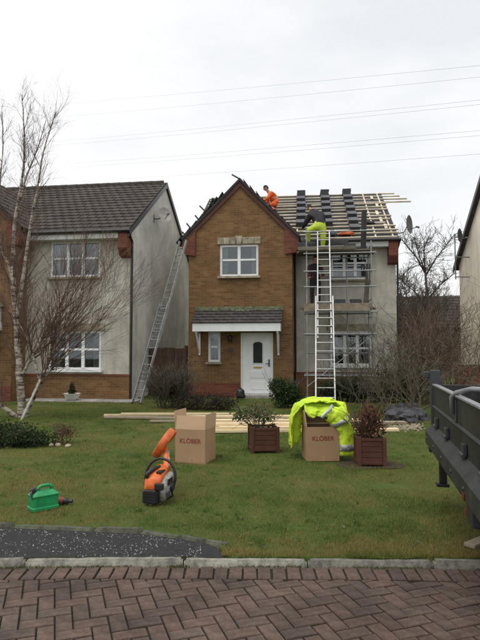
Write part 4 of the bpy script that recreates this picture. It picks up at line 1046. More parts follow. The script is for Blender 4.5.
# 2: roofer in lime trousers bending over the eave
def Q(x, y, z): return Vector((2.60, 17.62, 4.75))+Vector((x, y, z))
J = {'pelvis': (Q(0.03, -0.02, 0.92), 0.20), 'belly': (Q(0.03, 0.10, 1.10), 0.175), 'chest': (Q(-0.05, 0.26, 1.36), 0.215), 'neck': (Q(-0.17, 0.40, 1.52), 0.085), 'skull': (Q(-0.2, 0.44, 1.57), 0.06),
     'rhip': (Q(0.13, -0.02, 0.80), 0.145), 'rknee': (Q(0.13, -0.04, 0.44), 0.095), 'rcalf': (Q(0.13, 0.02, 0.26), 0.082), 'rankle': (Q(0.13, 0.04, 0.08), 0.055), 'rtoe': (Q(0.14, 0.22, 0.04), 0.045),
     'lhip': (Q(-0.10, -0.04, 0.82), 0.145), 'lknee': (Q(-0.36, -0.10, 0.72), 0.105), 'lcalf': (Q(-0.36, 0.02, 0.50), 0.09), 'lankle': (Q(-0.34, 0.10, 0.26), 0.058), 'ltoe': (Q(-0.36, 0.28, 0.22), 0.045),
     'rshoulder': (Q(0.14, 0.28, 1.32), 0.12), 'relbow': (Q(0.24, 0.50, 1.10), 0.08), 'rwrist': (Q(0.16, 0.75, 1.08), 0.045),
     'lshoulder': (Q(-0.26, 0.26, 1.28), 0.12), 'lelbow': (Q(-0.42, 0.40, 1.02), 0.08), 'lwrist': (Q(-0.44, 0.62, 0.98), 0.045)}
E = [('pelvis', 'belly', 'dark'), ('belly', 'chest', 'dark'), ('chest', 'neck', 'dark'), ('neck', 'skull', 'skin'), ('chest', 'rshoulder', 'dark'), ('chest', 'lshoulder', 'dark')]
for sd in 'rl':
    E += [('pelvis', sd+'hip', 'lime'), (sd+'hip', sd+'knee', 'lime'), (sd+'knee', sd+'calf', 'lime'), (sd+'calf', sd+'ankle', 'lime'), (sd+'ankle', sd+'toe', 'dark'), (sd+'shoulder', sd+'elbow', 'dark'), (sd+'elbow', sd+'wrist', 'dark')]
    arm_hand(J, E, sd, J[sd+'wrist'][0], (0, 0.8, -0.2), (1, 0, 0))
person('person', 'person in lime trousers and dark jacket bending over the roof eave', J, E, {'lime': 'hivis_lime', 'dark': 'cloth_dark', 'skin': 'skin'}, Q(-0.25, 0.50, 1.64), ('skin', 'hair'), 'pelvis', (-0.3, 0.8, -0.5))
# 3: worker standing on the lower platform behind the ladder
wb = hp(2.50, -0.10, 2.906)
def S(x, y, z): return wb+Vector((x, y, z))
J = {'pelvis': (S(0, 0, 0.92), 0.15), 'belly': (S(0, -0.01, 1.08), 0.14), 'chest': (S(0.0, 0, 1.30), 0.175), 'neck': (S(0.01, 0, 1.47), 0.065), 'skull': (S(0.02, 0, 1.53), 0.055)}
E = [('pelvis', 'belly', 'dark'), ('belly', 'chest', 'dark'), ('chest', 'neck', 'dark'), ('neck', 'skull', 'skin')]
for sd, x in (('l', -0.10), ('r', 0.10)):
    J[sd+'hip'] = (S(x, 0, 0.86), 0.105); J[sd+'knee'] = (S(x*1.1, -0.02, 0.47), 0.07); J[sd+'ankle'] = (S(x*1.1, 0.03, 0.09), 0.048); J[sd+'toe'] = (S(x*1.3, -0.12, 0.045), 0.042)
    J[sd+'shoulder'] = (S(x*1.85, 0, 1.36), 0.085); J[sd+'elbow'] = (S(x*2.5, -0.04, 1.10), 0.058); J[sd+'wrist'] = (S(x*2.2, -0.20, 0.98), 0.038)
    E += [('pelvis', sd+'hip', 'dark'), (sd+'hip', sd+'knee', 'dark'), (sd+'knee', sd+'ankle', 'dark'), (sd+'ankle', sd+'toe', 'dark'), ('chest', sd+'shoulder', 'dark'), (sd+'shoulder', sd+'elbow', 'rust'), (sd+'elbow', sd+'wrist', 'rust')]
    arm_hand(J, E, sd, J[sd+'wrist'][0], (0, -0.8, -0.2), (1, 0, 0))
person('person', 'person in dark clothes with rust sleeves standing on the lower scaffold platform', J, E, {'dark': 'cloth_dark', 'rust': 'cloth_rust', 'skin': 'skin'}, S(0.02, 0.0, 1.63), ('skin', 'hair'), 'pelvis', (0.4, -0.8, -0.1))

# ------------------------------------------------------------------ plants
def branch(mb, p, d, ln, r, depth, spread=0.5, n=2, curl=0.12, seg=4, up=0.05, taper=0.55, sides=4, rmin=0.0025, kids=(2, 4)):
    pts = [Vector(p)]; rad = [r]; d = Vector(d).normalized()
    for k in range(seg):
        d = (d+Vector((random.uniform(-1, 1), random.uniform(-1, 1), random.uniform(-1, 1)))*curl+Vector((0, 0, up))).normalized()
        pts.append(pts[-1]+d*ln/seg); rad.append(max(rmin, r*(1-(1-taper)*(k+1)/seg)))
    mb.tube(pts, rad, sides if r > 0.006 else 3, 0, False)
    if depth <= 0: return
    for k in range(random.randint(*kids)):
        t = random.uniform(0.35, 1.0); i = min(seg-1, int(t*seg)); q = pts[i].lerp(pts[i+1], t*seg-i)
        dd = (pts[i+1]-pts[i]).normalized(); o = Vector((random.gauss(0, 1), random.gauss(0, 1), random.gauss(0, 1))); o = (o-dd*o.dot(dd)).normalized()
        branch(mb, q, dd+o*spread*random.uniform(0.6, 1.4), ln*random.uniform(0.5, 0.8), max(rmin, rad[i]*0.62), depth-1, spread, n, curl, max(2, seg-1), up, taper, sides, rmin, kids)
def shrub(name, label, base, n_st, ht, spread, mt, depth=3, r=0.011, group=None, width=0.2, curl=0.16, up=0.06, rmin=0.003, kids=(2, 4)):
    t = thing(name, label, 'shrub', base, 0, group); mb = MB()
    for k in range(n_st):
        a = random.random()*6.28; s = random.random()**0.5*width
        branch(mb, (math.cos(a)*s, math.sin(a)*s, -0.02), (math.cos(a)*spread*random.random(), math.sin(a)*spread*random.random(), 1), ht*random.uniform(0.45, 0.65), r*random.uniform(0.7, 1.2), depth, 0.55, curl=curl, up=up, rmin=rmin, kids=kids)
    mb.build('branches', mt, t, fixn=False, kind='stuff'); return t
def leaves(n, lobes, size, cols, name='foliage', parent=None, flat=0.0, shell=0.35):
    """n leaf quads spread through ellipsoid lobes (cx,cy,cz,rx,ry,rz), denser towards the outside"""
    V = np.empty((n, 4, 3), dtype=np.float32); wts = np.array([l[3]*l[4]*l[5] for l in lobes])**0.67; wts /= wts.sum()
    li = rng.choice(len(lobes), n, p=wts); Lb = np.array(lobes)[li]
    d = rng.normal(size=(n, 3)); d /= np.linalg.norm(d, axis=1)[:, None]
    rad = (shell+(1-shell)*rng.random(n))**0.8*(0.85+0.3*rng.random(n)); c = Lb[:, :3]+d*Lb[:, 3:]*rad[:, None]; c[:, 2] = np.maximum(c[:, 2], 0.01)
    nr = d*0.6+rng.normal(size=(n, 3))*0.6+np.array([0, 0, 0.3]); nr /= np.linalg.norm(nr, axis=1)[:, None]
    a = np.cross(nr, rng.normal(size=(n, 3))); a /= np.linalg.norm(a, axis=1)[:, None]; b = np.cross(nr, a)
    s = size*(0.6+0.8*rng.random(n))[:, None]
    V[:, 0] = c-a*s; V[:, 1] = c-b*s*0.45+nr*s*0.12; V[:, 2] = c+a*s; V[:, 3] = c+b*s*0.45+nr*s*0.12
    me = bpy.data.meshes.new(name); me.from_pydata(V.reshape(-1, 3).tolist(), [], np.arange(n*4).reshape(-1, 4).tolist()); me.materials.append(MATS['leaf_attr'])
    o = bpy.data.objects.new(name, me); COL.objects.link(o); o.parent = parent
    k = rng.random(n)[:, None]; cl = np.array(cols); i0 = rng.integers(0, len(cols), n); i1 = rng.integers(0, len(cols), n)
    set_col(o, np.repeat(cl[i0]*(1-k)+cl[i1]*k, 4, 0)); o['kind'] = 'stuff'; return o
GREEN = [(0.022, 0.045, 0.012), (0.045, 0.075, 0.02), (0.03, 0.055, 0.016)]
DKGREEN = [(0.016, 0.030, 0.010), (0.030, 0.050, 0.014), (0.02, 0.036, 0.014)]
BROWN = [(0.06, 0.035, 0.018), (0.085, 0.045, 0.02), (0.04, 0.028, 0.016)]
RED = [(0.15, 0.045, 0.025), (0.10, 0.035, 0.02), (0.19, 0.075, 0.035)]

# silver birch, guided limbs then procedural twigs
bt = thing('birch_tree', 'bare silver birch with several white stems on the lawn', 'tree', gp(21, 417))
B0 = gp(21, 417); YT = B0.y
def px(x, y, dy=0.0): p = at(x, y, YT+dy); return p-B0
limbs = [
 ([px(22, 419), px(21, 395), px(19, 365, .02), px(17, 330, .05), px(14, 298, .05), px(13, 262, .1), px(14, 230, .1), px(19, 198, .15), px(24, 165, .2), px(24, 130, .2), px(22, 95, .25)], 0.105, 0.012),
 ([px(17, 318, .05), px(22, 285, -.05), px(27, 250, -.1), px(31, 222, -.2), px(38, 185, -.25), px(44, 150, -.3), px(56, 112, -.4)], 0.06, 0.010),
 ([px(24, 417, -.03), px(33, 398, -.12), px(40, 382, -.2), px(47, 366, -.3), px(56, 345, -.45), px(70, 315, -.6), px(84, 285, -.8)], 0.075, 0.010),
 ([px(17, 418), px(7, 410, -.1), px(-4, 402, -.2), px(-18, 392, -.3), px(-40, 360, -.4), px(-60, 310, -.5)], 0.07, 0.012),
 ([px(14, 285, .05), px(8, 265, .1), px(1, 245, .2), px(-3, 215, .3), px(0, 180, .35), px(3, 145, .4), px(2, 112, .4)], 0.045, 0.008),
 ([px(22, 376, -.02), px(30, 360, -.1), px(38, 347, -.2), px(50, 328, -.35), px(62, 300, -.5), px(76, 262, -.6)], 0.042, 0.007),
 ([px(20, 200, .15), px(27, 175, .2), px(37, 150, .3), px(46, 120, .3)], 0.03, 0.006),
 ([px(40, 383, -.2), px(30, 345, -.1), px(20, 325, 0), px(5, 305, .1), px(-6, 280, .2)], 0.03, 0.008),
 ([px(40, 382, -.2), px(55, 366, -.3), px(75, 348, -.5), px(98, 322, -.6), px(115, 300, -.7)], 0.026, 0.004),
 ([px(36, 389, -.15), px(50, 352, .2), px(58, 325, .4), px(70, 300, .5), px(92, 262, .5)], 0.03, 0.005),
]
tb = MB(); tw = MB()
for pts, r0, r1 in limbs:
    n = len(pts); sm_ = []
    for i in range(n-1):                    # Catmull-Rom smoothing
        a, b, c, d = pts[max(i-1, 0)], pts[i], pts[i+1], pts[min(i+2, n-1)]
        for k in range(4):
            t = k/4; sm_.append(0.5*((2*b)+(c-a)*t+(2*a-5*b+4*c-d)*t*t+(3*b-a-3*c+d)*t**3)+Vector((random.uniform(-1, 1), random.uniform(-1, 1), 0))*r0*0.10)
    sm_.append(pts[-1]); m = len(sm_); rr_ = [r0+(r1-r0)*(i/(m-1))**0.75 for i in range(m)]
    if r0 > 0.07 and pts[0].z < 0.1: rr_[0] *= 1.35; rr_[1] *= 1.15
    cut = next((i for i in range(m) if rr_[i] < 0.014), m-1)
    tb.tube(sm_[:cut+1], rr_[:cut+1], 9)
    if cut < m-1: tw.tube(sm_[cut:], rr_[cut:], 5)
    tot = int(m*(2.2 if pts[-1].z > 5 else 2.4))
    for k in range(tot):
        t = random.uniform(0.18, 1.0); i = min(m-2, int(t*(m-1))); d = (sm_[i+1]-sm_[i]).normalized()
        if sm_[i].z < 1.0 and random.random() < 0.6: continue
        o = Vector((random.gauss(0, 1)+0.35, random.gauss(0, 1), random.gauss(0, 0.5)+0.25)); o = (o-d*o.dot(d)).normalized()
        hi = sm_[i].z > 3.6; ln = random.uniform(0.5, 1.25)*(1.0 if not hi else 0.60)
        if hi: o.x -= 0.3
        branch(tw, sm_[i], d*0.9+o*0.7+Vector((0.12*(not hi), 0, 0.25)), ln, min(0.006 if hi else 0.010, rr_[i]*0.4), 2, 0.40 if not hi else 0.6, curl=0.10, up=0.05, seg=5, rmin=0.0014 if hi else 0.0024, kids=(2, 4))
m = bpy.data.materials.new('birch_bark'); m.use_nodes = True; nn = m.node_tree; b_ = nn.nodes['Principled BSDF']; b_.inputs['Roughness'].default_value = 0.85
t_ = nn.nodes.new('ShaderNodeTexCoord'); mp_ = nn.nodes.new('ShaderNodeMapping'); mp_.inputs['Scale'].default_value = (3, 3, 11)
x_ = nn.nodes.new('ShaderNodeTexNoise'); x_.inputs['Scale'].default_value = 1.6; x_.inputs['Detail'].default_value = 8; x_.inputs['Roughness'].default_value = 0.7
nn.links.new(t_.outputs['Object'], mp_.inputs[0]); nn.links.new(mp_.outputs[0], x_.inputs['Vector'])
r_ = nn.nodes.new('ShaderNodeValToRGB'); e = r_.color_ramp.elements; e[0].position = 0.40; e[0].color = (0.045, 0.035, 0.028, 1); e[1].position = 0.56; e[1].color = (0.42, 0.38, 0.32, 1)
q = e.new(0.47); q.color = (0.20, 0.16, 0.125, 1); nn.links.new(x_.outputs['Fac'], r_.inputs[0]); nn.links.new(r_.outputs[0], b_.inputs['Base Color']); MATS['birch_bark'] = m
tb.build('trunk', 'birch_bark', bt, smooth=True, fixn=False); tw.build('crown', 'twig_red', bt, fixn=False)
# stake leaning at the birch
sp = gp(20.5, 420); mb = MB(); e_ = at(41, 379, sp.y+0.15)-sp; mb.tube([(0, 0, -0.05), e_*0.5+Vector((0.01, 0, 0)), e_], [0.026, 0.023, 0.02], 6)
tag(mb.build('stake', 'bark_white', loc=sp), 'pale wooden stake leaning beside the birch trunk', 'stake')

# pruned bare tree behind, right of the house
pt = thing('bare_tree', 'bare knobbly pollard tree between the stripped house and cream house', 'tree', (8.1, 23.5, 0)); P0 = Vector((8.1, 23.5, 0))
def px2(x, y, dy=0): return at(x, y, 23.5+dy)-P0
tb = MB(); tw = MB()
for pts, r0, r1 in (([px2(427, 398), px2(428, 350), px2(428, 310), px2(425, 268)], 0.16, 0.085), ([px2(426, 275), px2(417, 258, .2), px2(408, 247, .3), px2(402, 240, .3)], 0.06, 0.03), ([px2(425, 270), px2(424, 250), px2(427, 240, .1)], 0.05, 0.022),
                    ([px2(426, 275), px2(436, 258, -.2), px2(445, 247, -.2), px2(452, 237, -.3)], 0.06, 0.025), ([px2(427, 300), px2(440, 285, .3), px2(456, 272, .4)], 0.05, 0.022), ([px2(427, 310), px2(415, 292, -.3), px2(404, 283, -.4)], 0.05, 0.022), ([px2(425, 272), px2(418, 252, -.3), px2(414, 237, -.4)], 0.045, 0.022)):
    r0 *= 0.62; r1 *= 0.55; tb.tube(pts, [r0+(r1-r0)*i/(len(pts)-1) for i in range(len(pts))], 7)
    for i in range(1, len(pts)):
        for k in range(15):
            q = pts[i-1].lerp(pts[i], random.random()); o = Vector((random.gauss(0, 1), random.gauss(0, 1), random.gauss(0.2, .7))).normalized()
            if q.z < 2.4: continue
            branch(tw, q, o+Vector((0, 0, .5)), random.uniform(0.25, 0.8), 0.011, 2, 0.6, curl=0.25, rmin=0.0055, kids=(1, 3))
        kb = Vector(pts[i]); tb.lathe([(0.001, -r0*0.6), (r0*0.9, 0), (0.001, r0*0.6)], 7, Matrix.Translation(kb))
tb.build('trunk', 'bark_dark', pt, smooth=True); tw.build('crown', 'bark_dark', pt, fixn=False)
# far bare trees making the twiggy screen
for k, (x, y, h, lb) in enumerate(((8.6, 30, 6.2, 'thin bare tree rising behind the distant roof'), (10.4, 31, 5.8, 'bushy bare tree behind the pole dish'), (12.0, 34, 6.0, 'bare tree half hidden by the cream house'), (7.6, 27.5, 4.6, 'low bare tree close behind the stripped house corner'))):
    t = thing('bare_tree', lb, 'tree', (x, y, 0)); tb = MB(); tw = MB()
    tb.tube([(0, 0, -0.1), (0.03, 0, h*0.3), (0.0, 0.05, h*0.62)], [0.12, 0.09, 0.06], 7)
    for j in range(20):
        a = random.random()*6.28; branch(tw, (0, 0.02, h*random.uniform(0.2, 0.62)), (math.cos(a)*0.6, math.sin(a)*0.6, 1), h*random.uniform(0.17, 0.26), 0.030, 4, 0.55, curl=0.17, rmin=0.008, kids=(2, 4))
    tb.build('trunk', 'bark_dark', t, smooth=True); tw.build('crown', 'twig_grey', t, fixn=False)

# garden shrubs at the right
def lshrub(name, label, base, lobes, n, size, cols, twig='bark_dark', cat='shrub', nst=10, ht=0.6):
    t = thing(name, label, cat, base); leaves(n, lobes, size, cols, 'foliage', t)
    mb = MB()
    for k in range(nst):
        a = random.random()*6.28; branch(mb, (math.cos(a)*0.05, math.sin(a)*0.05, -0.02), (math.cos(a)*0.6, math.sin(a)*0.6, 1), ht, 0.010, 1, 0.5, rmin=0.003)
    mb.build('stems', twig, t, fixn=False); return t
lshrub('hedge_shrub', 'clipped dark green hedge under the rendered wall window', gp(384, 402.5), [(0, 0, .45, .9, .5, .45), (-.75, .1, .4, .6, .45, .4), (.8, 0, .45, .7, .5, .5), (0.2, 0, .75, .6, .4, .25)], 6500, 0.035, DKGREEN, nst=14)
lshrub('dark_shrub', 'dark evergreen shrub at the ladder foot under the scaffold', at(350, 400, 16.2)*Vector((1, 1, 0)) if False else Vector((3.3, 16.3, 0)), [(0, 0, .4, .7, .4, .42), (-.6, 0, .33, .5, .35, .35)], 3500, 0.035, DKGREEN, nst=10)
for k, (x, y, n_, h, lb, mt_, wd_) in enumerate((
    (402, 418, 12, 2.0, 'bare twiggy shrub tallest in the garden, before the house corner', 'twig_pale', 0.30),
    (428, 420, 8, 1.7, 'bare arching shrub beside the trailer headboard', 'twig_pale', 0.30),
    (372, 412, 12, 1.6, 'bare twiggy shrub behind the red leaved planter', 'twig_grey', 0.35),
    (436, 405, 14, 2.6, 'bare reddish shrub before the red brick garden wall', 'twig_red', 0.35),
    (415, 404, 14, 2.6, 'dense bare brown shrub beside the dark rockery', 'twig_grey', 0.4),
    (466, 402, 14, 2.7, 'bare shrub with pale buds against the cream wall', 'twig_pale', 0.45),
    (408, 393.5, 16, 3.6, 'tall dense bare shrub screening the distant roof', 'twig_grey', 0.6),
    (432, 392, 16, 3.9, 'tall brown bare shrub in front of the pollard tree', 'twig_red', 0.7),
    (452, 391, 16, 4.2, 'tall bare shrub beneath the pole dish', 'twig_grey', 0.7),
    (348, 404, 6, 1.1, 'low bare shrub with crossing twigs in front of the hedge', 'twig_grey', 0.4))):
    t = shrub('bare_shrub', lb, gp(x, y), n_, h, 0.9, mt_, depth=3, r=0.014, width=wd_, rmin=0.004, kids=(2, 4), curl=0.30, up=0.03)
    if k in (4, 3, 6, 7, 8): leaves(1500 if k < 5 else 900, [(0, 0, h*0.45, 0.55, 0.5, h*0.42)], 0.02, BROWN, 'dead_leaves', t, shell=0.1)
    if k == 5: leaves(900, [(0, 0, h*0.5, 0.9, 0.6, h*0.45)], 0.018, [(0.42, 0.38, 0.33), (0.3, 0.26, 0.2)], 'buds', t, shell=0.1)
# leaning pale stick in front of the brick wall
sb = gp(447, 398); mb = MB(); mb.tube([(0, 0, -0.02), (-0.05, 0, 0.45), (-0.10, 0, 0.85)], [0.018, 0.015, 0.012], 6); tag(mb.build('garden_cane', 'plank_dull', loc=sb), 'pale garden cane leaning among bare shrubs near the brick wall', 'cane')
# rockery
for k, (x, y, s) in enumerate(((398, 421, .26), (409, 422, .22), (418, 420, .24), (404, 414, .25), (414, 413, .22), (392, 414, .2))):
    bm = bmesh.new(); bmesh.ops.create_icosphere(bm, subdivisions=3, radius=1)
    for q in bm.verts: kk = 1+0.5*mnoise.noise(q.co*1.7+Vector((k*3.1, 0, 0)))+0.16*mnoise.noise(q.co*6+Vector((k, 0, 0))); q.co = Vector((q.co.x*s*kk, q.co.y*s*0.8*kk, q.co.z*s*0.75*kk))
    mb = MB(); mb.bm(bm); p = gp(x, y); o = mb.build('rock', 'rock', loc=(p.x, p.y, s*0.35), rot=(0, 0, k)); tag(o, 'rough grey rock in the rockery under the bare shrubs', 'rock', 'rocks of the garden rockery')
gs_ = MB()
for k in range(380):
    p = gp(random.uniform(390, 421)+random.gauss(0, 2), random.gauss(427, 1.8)); s = random.uniform(0.010, 0.030)
    gs_.lathe([(0.001, s*0.8), (s, s*0.35), (s*0.9, 0)], 5, Matrix.Translation((p.x, p.y, 0.0)) @ Matrix.Rotation(random.random()*3, 4, 'Z'))
o = gs_.build('gravel_strip', 'gravel_tan', kind='stuff'); tag(o, 'pale gravel and bark strip edging the rockery', 'gravel')

# shrubs by the house fronts
lshrub('evergreen_shrub', 'round glossy evergreen shrub right of the white front door', gp(284, 408), [(0, 0, .42, .40, .38, .42), (-.18, -.05, .6, .25, .25, .25), (.2, 0, .35, .3, .3, .3)], 3600, 0.035, GREEN, ht=0.7)
t = shrub('bare_shrub', 'brown bare shrub under the leaning ladder at the fence', gp(170, 407.5), 30, 1.15, 0.8, 'twig_grey', depth=3, r=0.010, width=0.35, rmin=0.004); leaves(5200, [(0, 0, .48, .66, .4, .46)], 0.022, [(0.05, 0.045, 0.02), (0.07, 0.05, 0.025), (0.03, 0.035, 0.014)], 'dead_leaves', t, shell=0.1)
lshrub('heather_mound', 'dark purple brown heather mound left of the front door', gp(207, 410), [(0, 0, .2, .62, .38, .30), (-.5, .05, .2, .45, .35, .26), (.45, -.05, .18, .42, .32, .24)], 5500, 0.020, [(0.030, 0.020, 0.020), (0.045, 0.027, 0.024), (0.022, 0.022, 0.014)], nst=12, ht=0.3)
lshrub('juniper_shrub', 'low spreading dark juniper on the lawn below the birch', gp(12, 446), [(0, 0, .16, .55, .35, .24), (-.5, .1, .2, .5, .4, .26), (.38, .05, .1, .4, .3, .14), (-.9, 0, .2, .5, .4, .25)], 6500, 0.024, DKGREEN, nst=14, ht=0.3)
t = shrub('small_shrub', 'small rusty red leaved shrub on the lawn beside the juniper', gp(66, 444), 12, 0.42, 0.8, 'twig_red', depth=2, r=0.006, width=0.08, rmin=0.002); leaves(260, [(0, 0, .2, .2, .15, .17)], 0.018, RED+BROWN, 'leaf_remains', t, shell=0.1)
for k, (x, y) in enumerate(((58, 446), (68, 447), (51, 446))):
    bm = bmesh.new(); bmesh.ops.create_icosphere(bm, subdivisions=2, radius=0.05)
    for q in bm.verts: q.co *= 1+0.3*mnoise.noise(q.co*20+Vector((k, 0, 0))); q.co.z *= 0.7
    mb = MB(); mb.bm(bm); p = gp(x, y); tag(mb.build('stone', 'stone', loc=(p.x, p.y, 0.02)), 'small pale stone at the foot of the rusty shrub', 'stone', 'stones around the rusty shrub')
# white bowl planter
bp_ = thing('bowl_planter', 'white bowl planter with small conifer on the path by the brick base', 'planter', gp(72, 401.5))
bp_.location.z = 0.035
mb = MB(); mb.lathe([(0.001, 0.0), (0.14, 0.0), (0.20, 0.08), (0.245, 0.20), (0.255, 0.21), (0.235, 0.21), (0.19, 0.10), (0.001, 0.10)], 24); mb.build('bowl', 'white_pot', bp_, smooth=True)
mb = MB(); mb.lathe([(0.001, 0.175), (0.222, 0.172)], 16); mb.build('soil', 'soil', bp_)
leaves(800, [(0, 0, .36, .10, .10, .22), (0, 0, .24, .14, .13, .1)], 0.022, DKGREEN, 'conifer', bp_)
# black bag at the doorstep
bundle('rubbish_bag', 'small black bag left beside the front doorstep', 'bag', gp(240.5, 400)+Vector((0, 0, 0.14)), 0.14, 0.12, 0.22, 'black_plastic', 2)

# ------------------------------------------------------------------ planters
def planter(label, base, rz, s=0.42, h=0.36):
    t = thing('planter', label, 'planter', base, rz); a = s/2
    for sx in (-1, 1):
        for sy in (-1, 1):
            mb = MB(); mb.bbox((sx*a-0.024, sy*a-0.024, 0), (sx*a+0.024, sy*a+0.024, h+0.03), 0.004); mb.build('post', 'planter_wood', t)
    n = 4; hh = (h-0.07)/n
    for side in range(4):
        M = Matrix.Rotation(R(90)*side, 4, 'Z')
        for k in range(n):
            mb = MB(); mb.bbox((-a+0.025, -a-0.010, 0.05+k*hh), (a-0.025, -a+0.010, 0.05+(k+1)*hh-0.005), 0.003, 0, M); mb.build('slat', 'planter_wood', t)
        for z in (0.03, h-0.02):
            mb = MB(); mb.bbox((-a+0.025, -a-0.020, z), (a-0.025, -a+0.012, z+0.035), 0.004, 0, M); mb.build('rail', 'planter_wood', t)
    mb = MB(); mb.box((-a+0.02, -a+0.02, h-0.09), (a-0.02, a-0.02, h-0.05)); mb.build('soil', 'soil', t)
    return t
pl1 = planter('square reddish wooden planter on the lawn with sparse green leafed shrub', gp(264, 453.5)+Vector((0, 0.22, 0)), R(6), 0.385, 0.36)
sh = shrub('planted_shrub', 'sparse leafy shrub with pale leaves growing in a wooden planter', pl1.location+Vector((-0.06, 0, 0.30)), 16, 0.50, 1.5, 'twig_grey', depth=2, r=0.008, width=0.06, rmin=0.0025, up=0.0)
leaves(620, [(-.12, 0, .28, .34, .25, .15), (-.3, 0, .25, .18, .18, .14), (.12, 0, .22, .2, .2, .13)], 0.026, [(0.07, 0.095, 0.03), (0.16, 0.17, 0.085), (0.05, 0.075, 0.025), (0.2, 0.17, 0.10)], 'foliage', sh, shell=0.05)
pl2 = planter('square red brown wooden planter beside the trailer with dead leaved shrub', gp(373.5, 467.5)+Vector((0, 0.2, 0)), R(-3), 0.33, 0.36)
sh = shrub('planted_shrub', 'dense shrub of rusty dead leaves filling a wooden planter', pl2.location+Vector((0, 0, 0.30)), 18, 0.60, 0.7, 'twig_red', depth=2, r=0.007, width=0.10, rmin=0.0025)
leaves(1500, [(0, 0, .20, .24, .22, .2), (0.02, 0, .36, .17, .16, .17)], 0.024, RED+BROWN, 'dead_leaves', sh, shell=0.05)
leaves(60, [(0.06, -0.1, .12, .12, .12, .08)], 0.024, [(0.5, 0.4, 0.28), (0.4, 0.34, 0.2)], 'pale_leaves', sh, shell=0.05)

# ------------------------------------------------------------------ cardboard boxes
def text_mesh(txt, size, name, parent, mt, loc, rot):
    cu = bpy.data.curves.new('lettering_curve', 'FONT'); cu.body = txt; cu.size = size; cu.align_x = 'CENTER'; cu.align_y = 'CENTER'; cu.extrude = 0.0004; cu.offset = size*0.012
    o = bpy.data.objects.new('lettering_tmp', cu); COL.objects.link(o); dg = bpy.context.evaluated_depsgraph_get(); dg.update()
    me = bpy.data.meshes.new_from_object(o.evaluated_get(dg)); bpy.data.objects.remove(o)
    me.materials.clear(); me.materials.append(MATS[mt]); me.name = name
    q = bpy.data.objects.new(name, me); COL.objects.link(q); q.parent = parent; q.location = loc; q.rotation_euler = rot; return q
def warp(o, seed, amp=0.004):
    me = o.data; bm = bmesh.new(); bm.from_mesh(me); bmesh.ops.remove_doubles(bm, verts=bm.verts[:], dist=0.0004)
    bmesh.ops.subdivide_edges(bm, edges=[e for e in bm.edges if e.calc_length() > 0.1], cuts=9, use_grid_fill=True)
    for q in bm.verts:
        p = q.co*4.0+Vector((seed, 0, 0)); k = min(1, max(0, q.co.z*8)); q.co += Vector((mnoise.noise(p), mnoise.noise(p+Vector((9, 0, 0))), mnoise.noise(p+Vector((0, 9, 0)))*0.6))*amp*k
    bm.to_mesh(me); bm.free()
def carton(label, base, rz, w_, d_, h, flaps, fl=0.19, tilt=(0, 0)):
    t = thing('cardboard_box', label, 'box', base, rz); t.rotation_euler = (tilt[0], tilt[1], rz); a, b, k = w_/2, d_/2, 0.005
    mb = MB(); mb.box((-a, -b, 0.001), (a, -b+k, h)); mb.box((-a, b-k, 0.001), (a, b, h)); mb.box((-a, -b+k, 0.001), (-a+k, b-k, h)); mb.box((a-k, -b+k, 0.001), (a, b-k, h)); mb.box((-a+k, -b+k, 0.001), (a-k, b-k, 0.006))
    warp(mb.build('carton_body', 'card', t), base.x)
    for side, angd in flaps.items():      # angle of the flap: 0 upright, positive folds outward
        ln = w_ if side in 'fb' else d_; M = {'f': Matrix.Translation((0, -b, h)), 'b': Matrix.Translation((0, b, h)) @ Matrix.Rotation(R(180), 4, 'Z'), 'l': Matrix.Translation((-a, 0, h)) @ Matrix.Rotation(R(-90), 4, 'Z'), 'r': Matrix.Translation((a, 0, h)) @ Matrix.Rotation(R(90), 4, 'Z')}[side]
        M = M @ Matrix.Rotation(R(angd), 4, 'X')
        mb = MB(); mb.box((-ln/2+0.004, 0, 0.002), (ln/2-0.004, 0.005, fl*(1.3 if side == 'l' else 1.1 if side == 'r' else 1.0)), 0, M); warp(mb.build('flap', 'card_lit', t), base.x+len(side)+angd)
    text_mesh('KLÖBER', 0.086, 'lettering', t, 'print_red', (0.0, -b-0.0032, h*0.66), (R(90), 0, 0))
    mb = MB(); mb.box((-0.025, -b-0.004, 0.001), (0.025, -b+0.001, 0.07)); mb.build('tape', 'tape', t)
    return t
c1 = gp(191, 464); b1x = carton('open cardboard box with raised flaps and printed lettering, leaned on by saw', c1+Vector((0.045, 0.22, 0)), R(-17), 0.44, 0.42, 0.46, {'f': -9, 'r': 3, 'l': 5, 'b': 100}, 0.19)
c2 = gp(321, 461.5); b2 = carton('cardboard box with printed lettering under the yellow jacket', c2+Vector((0.02, 0.20, 0)), R(4), 0.46, 0.38, 0.475, {'l': 8, 'b': 10, 'r': 30}, 0.17, tilt=(R(0), R(0)))

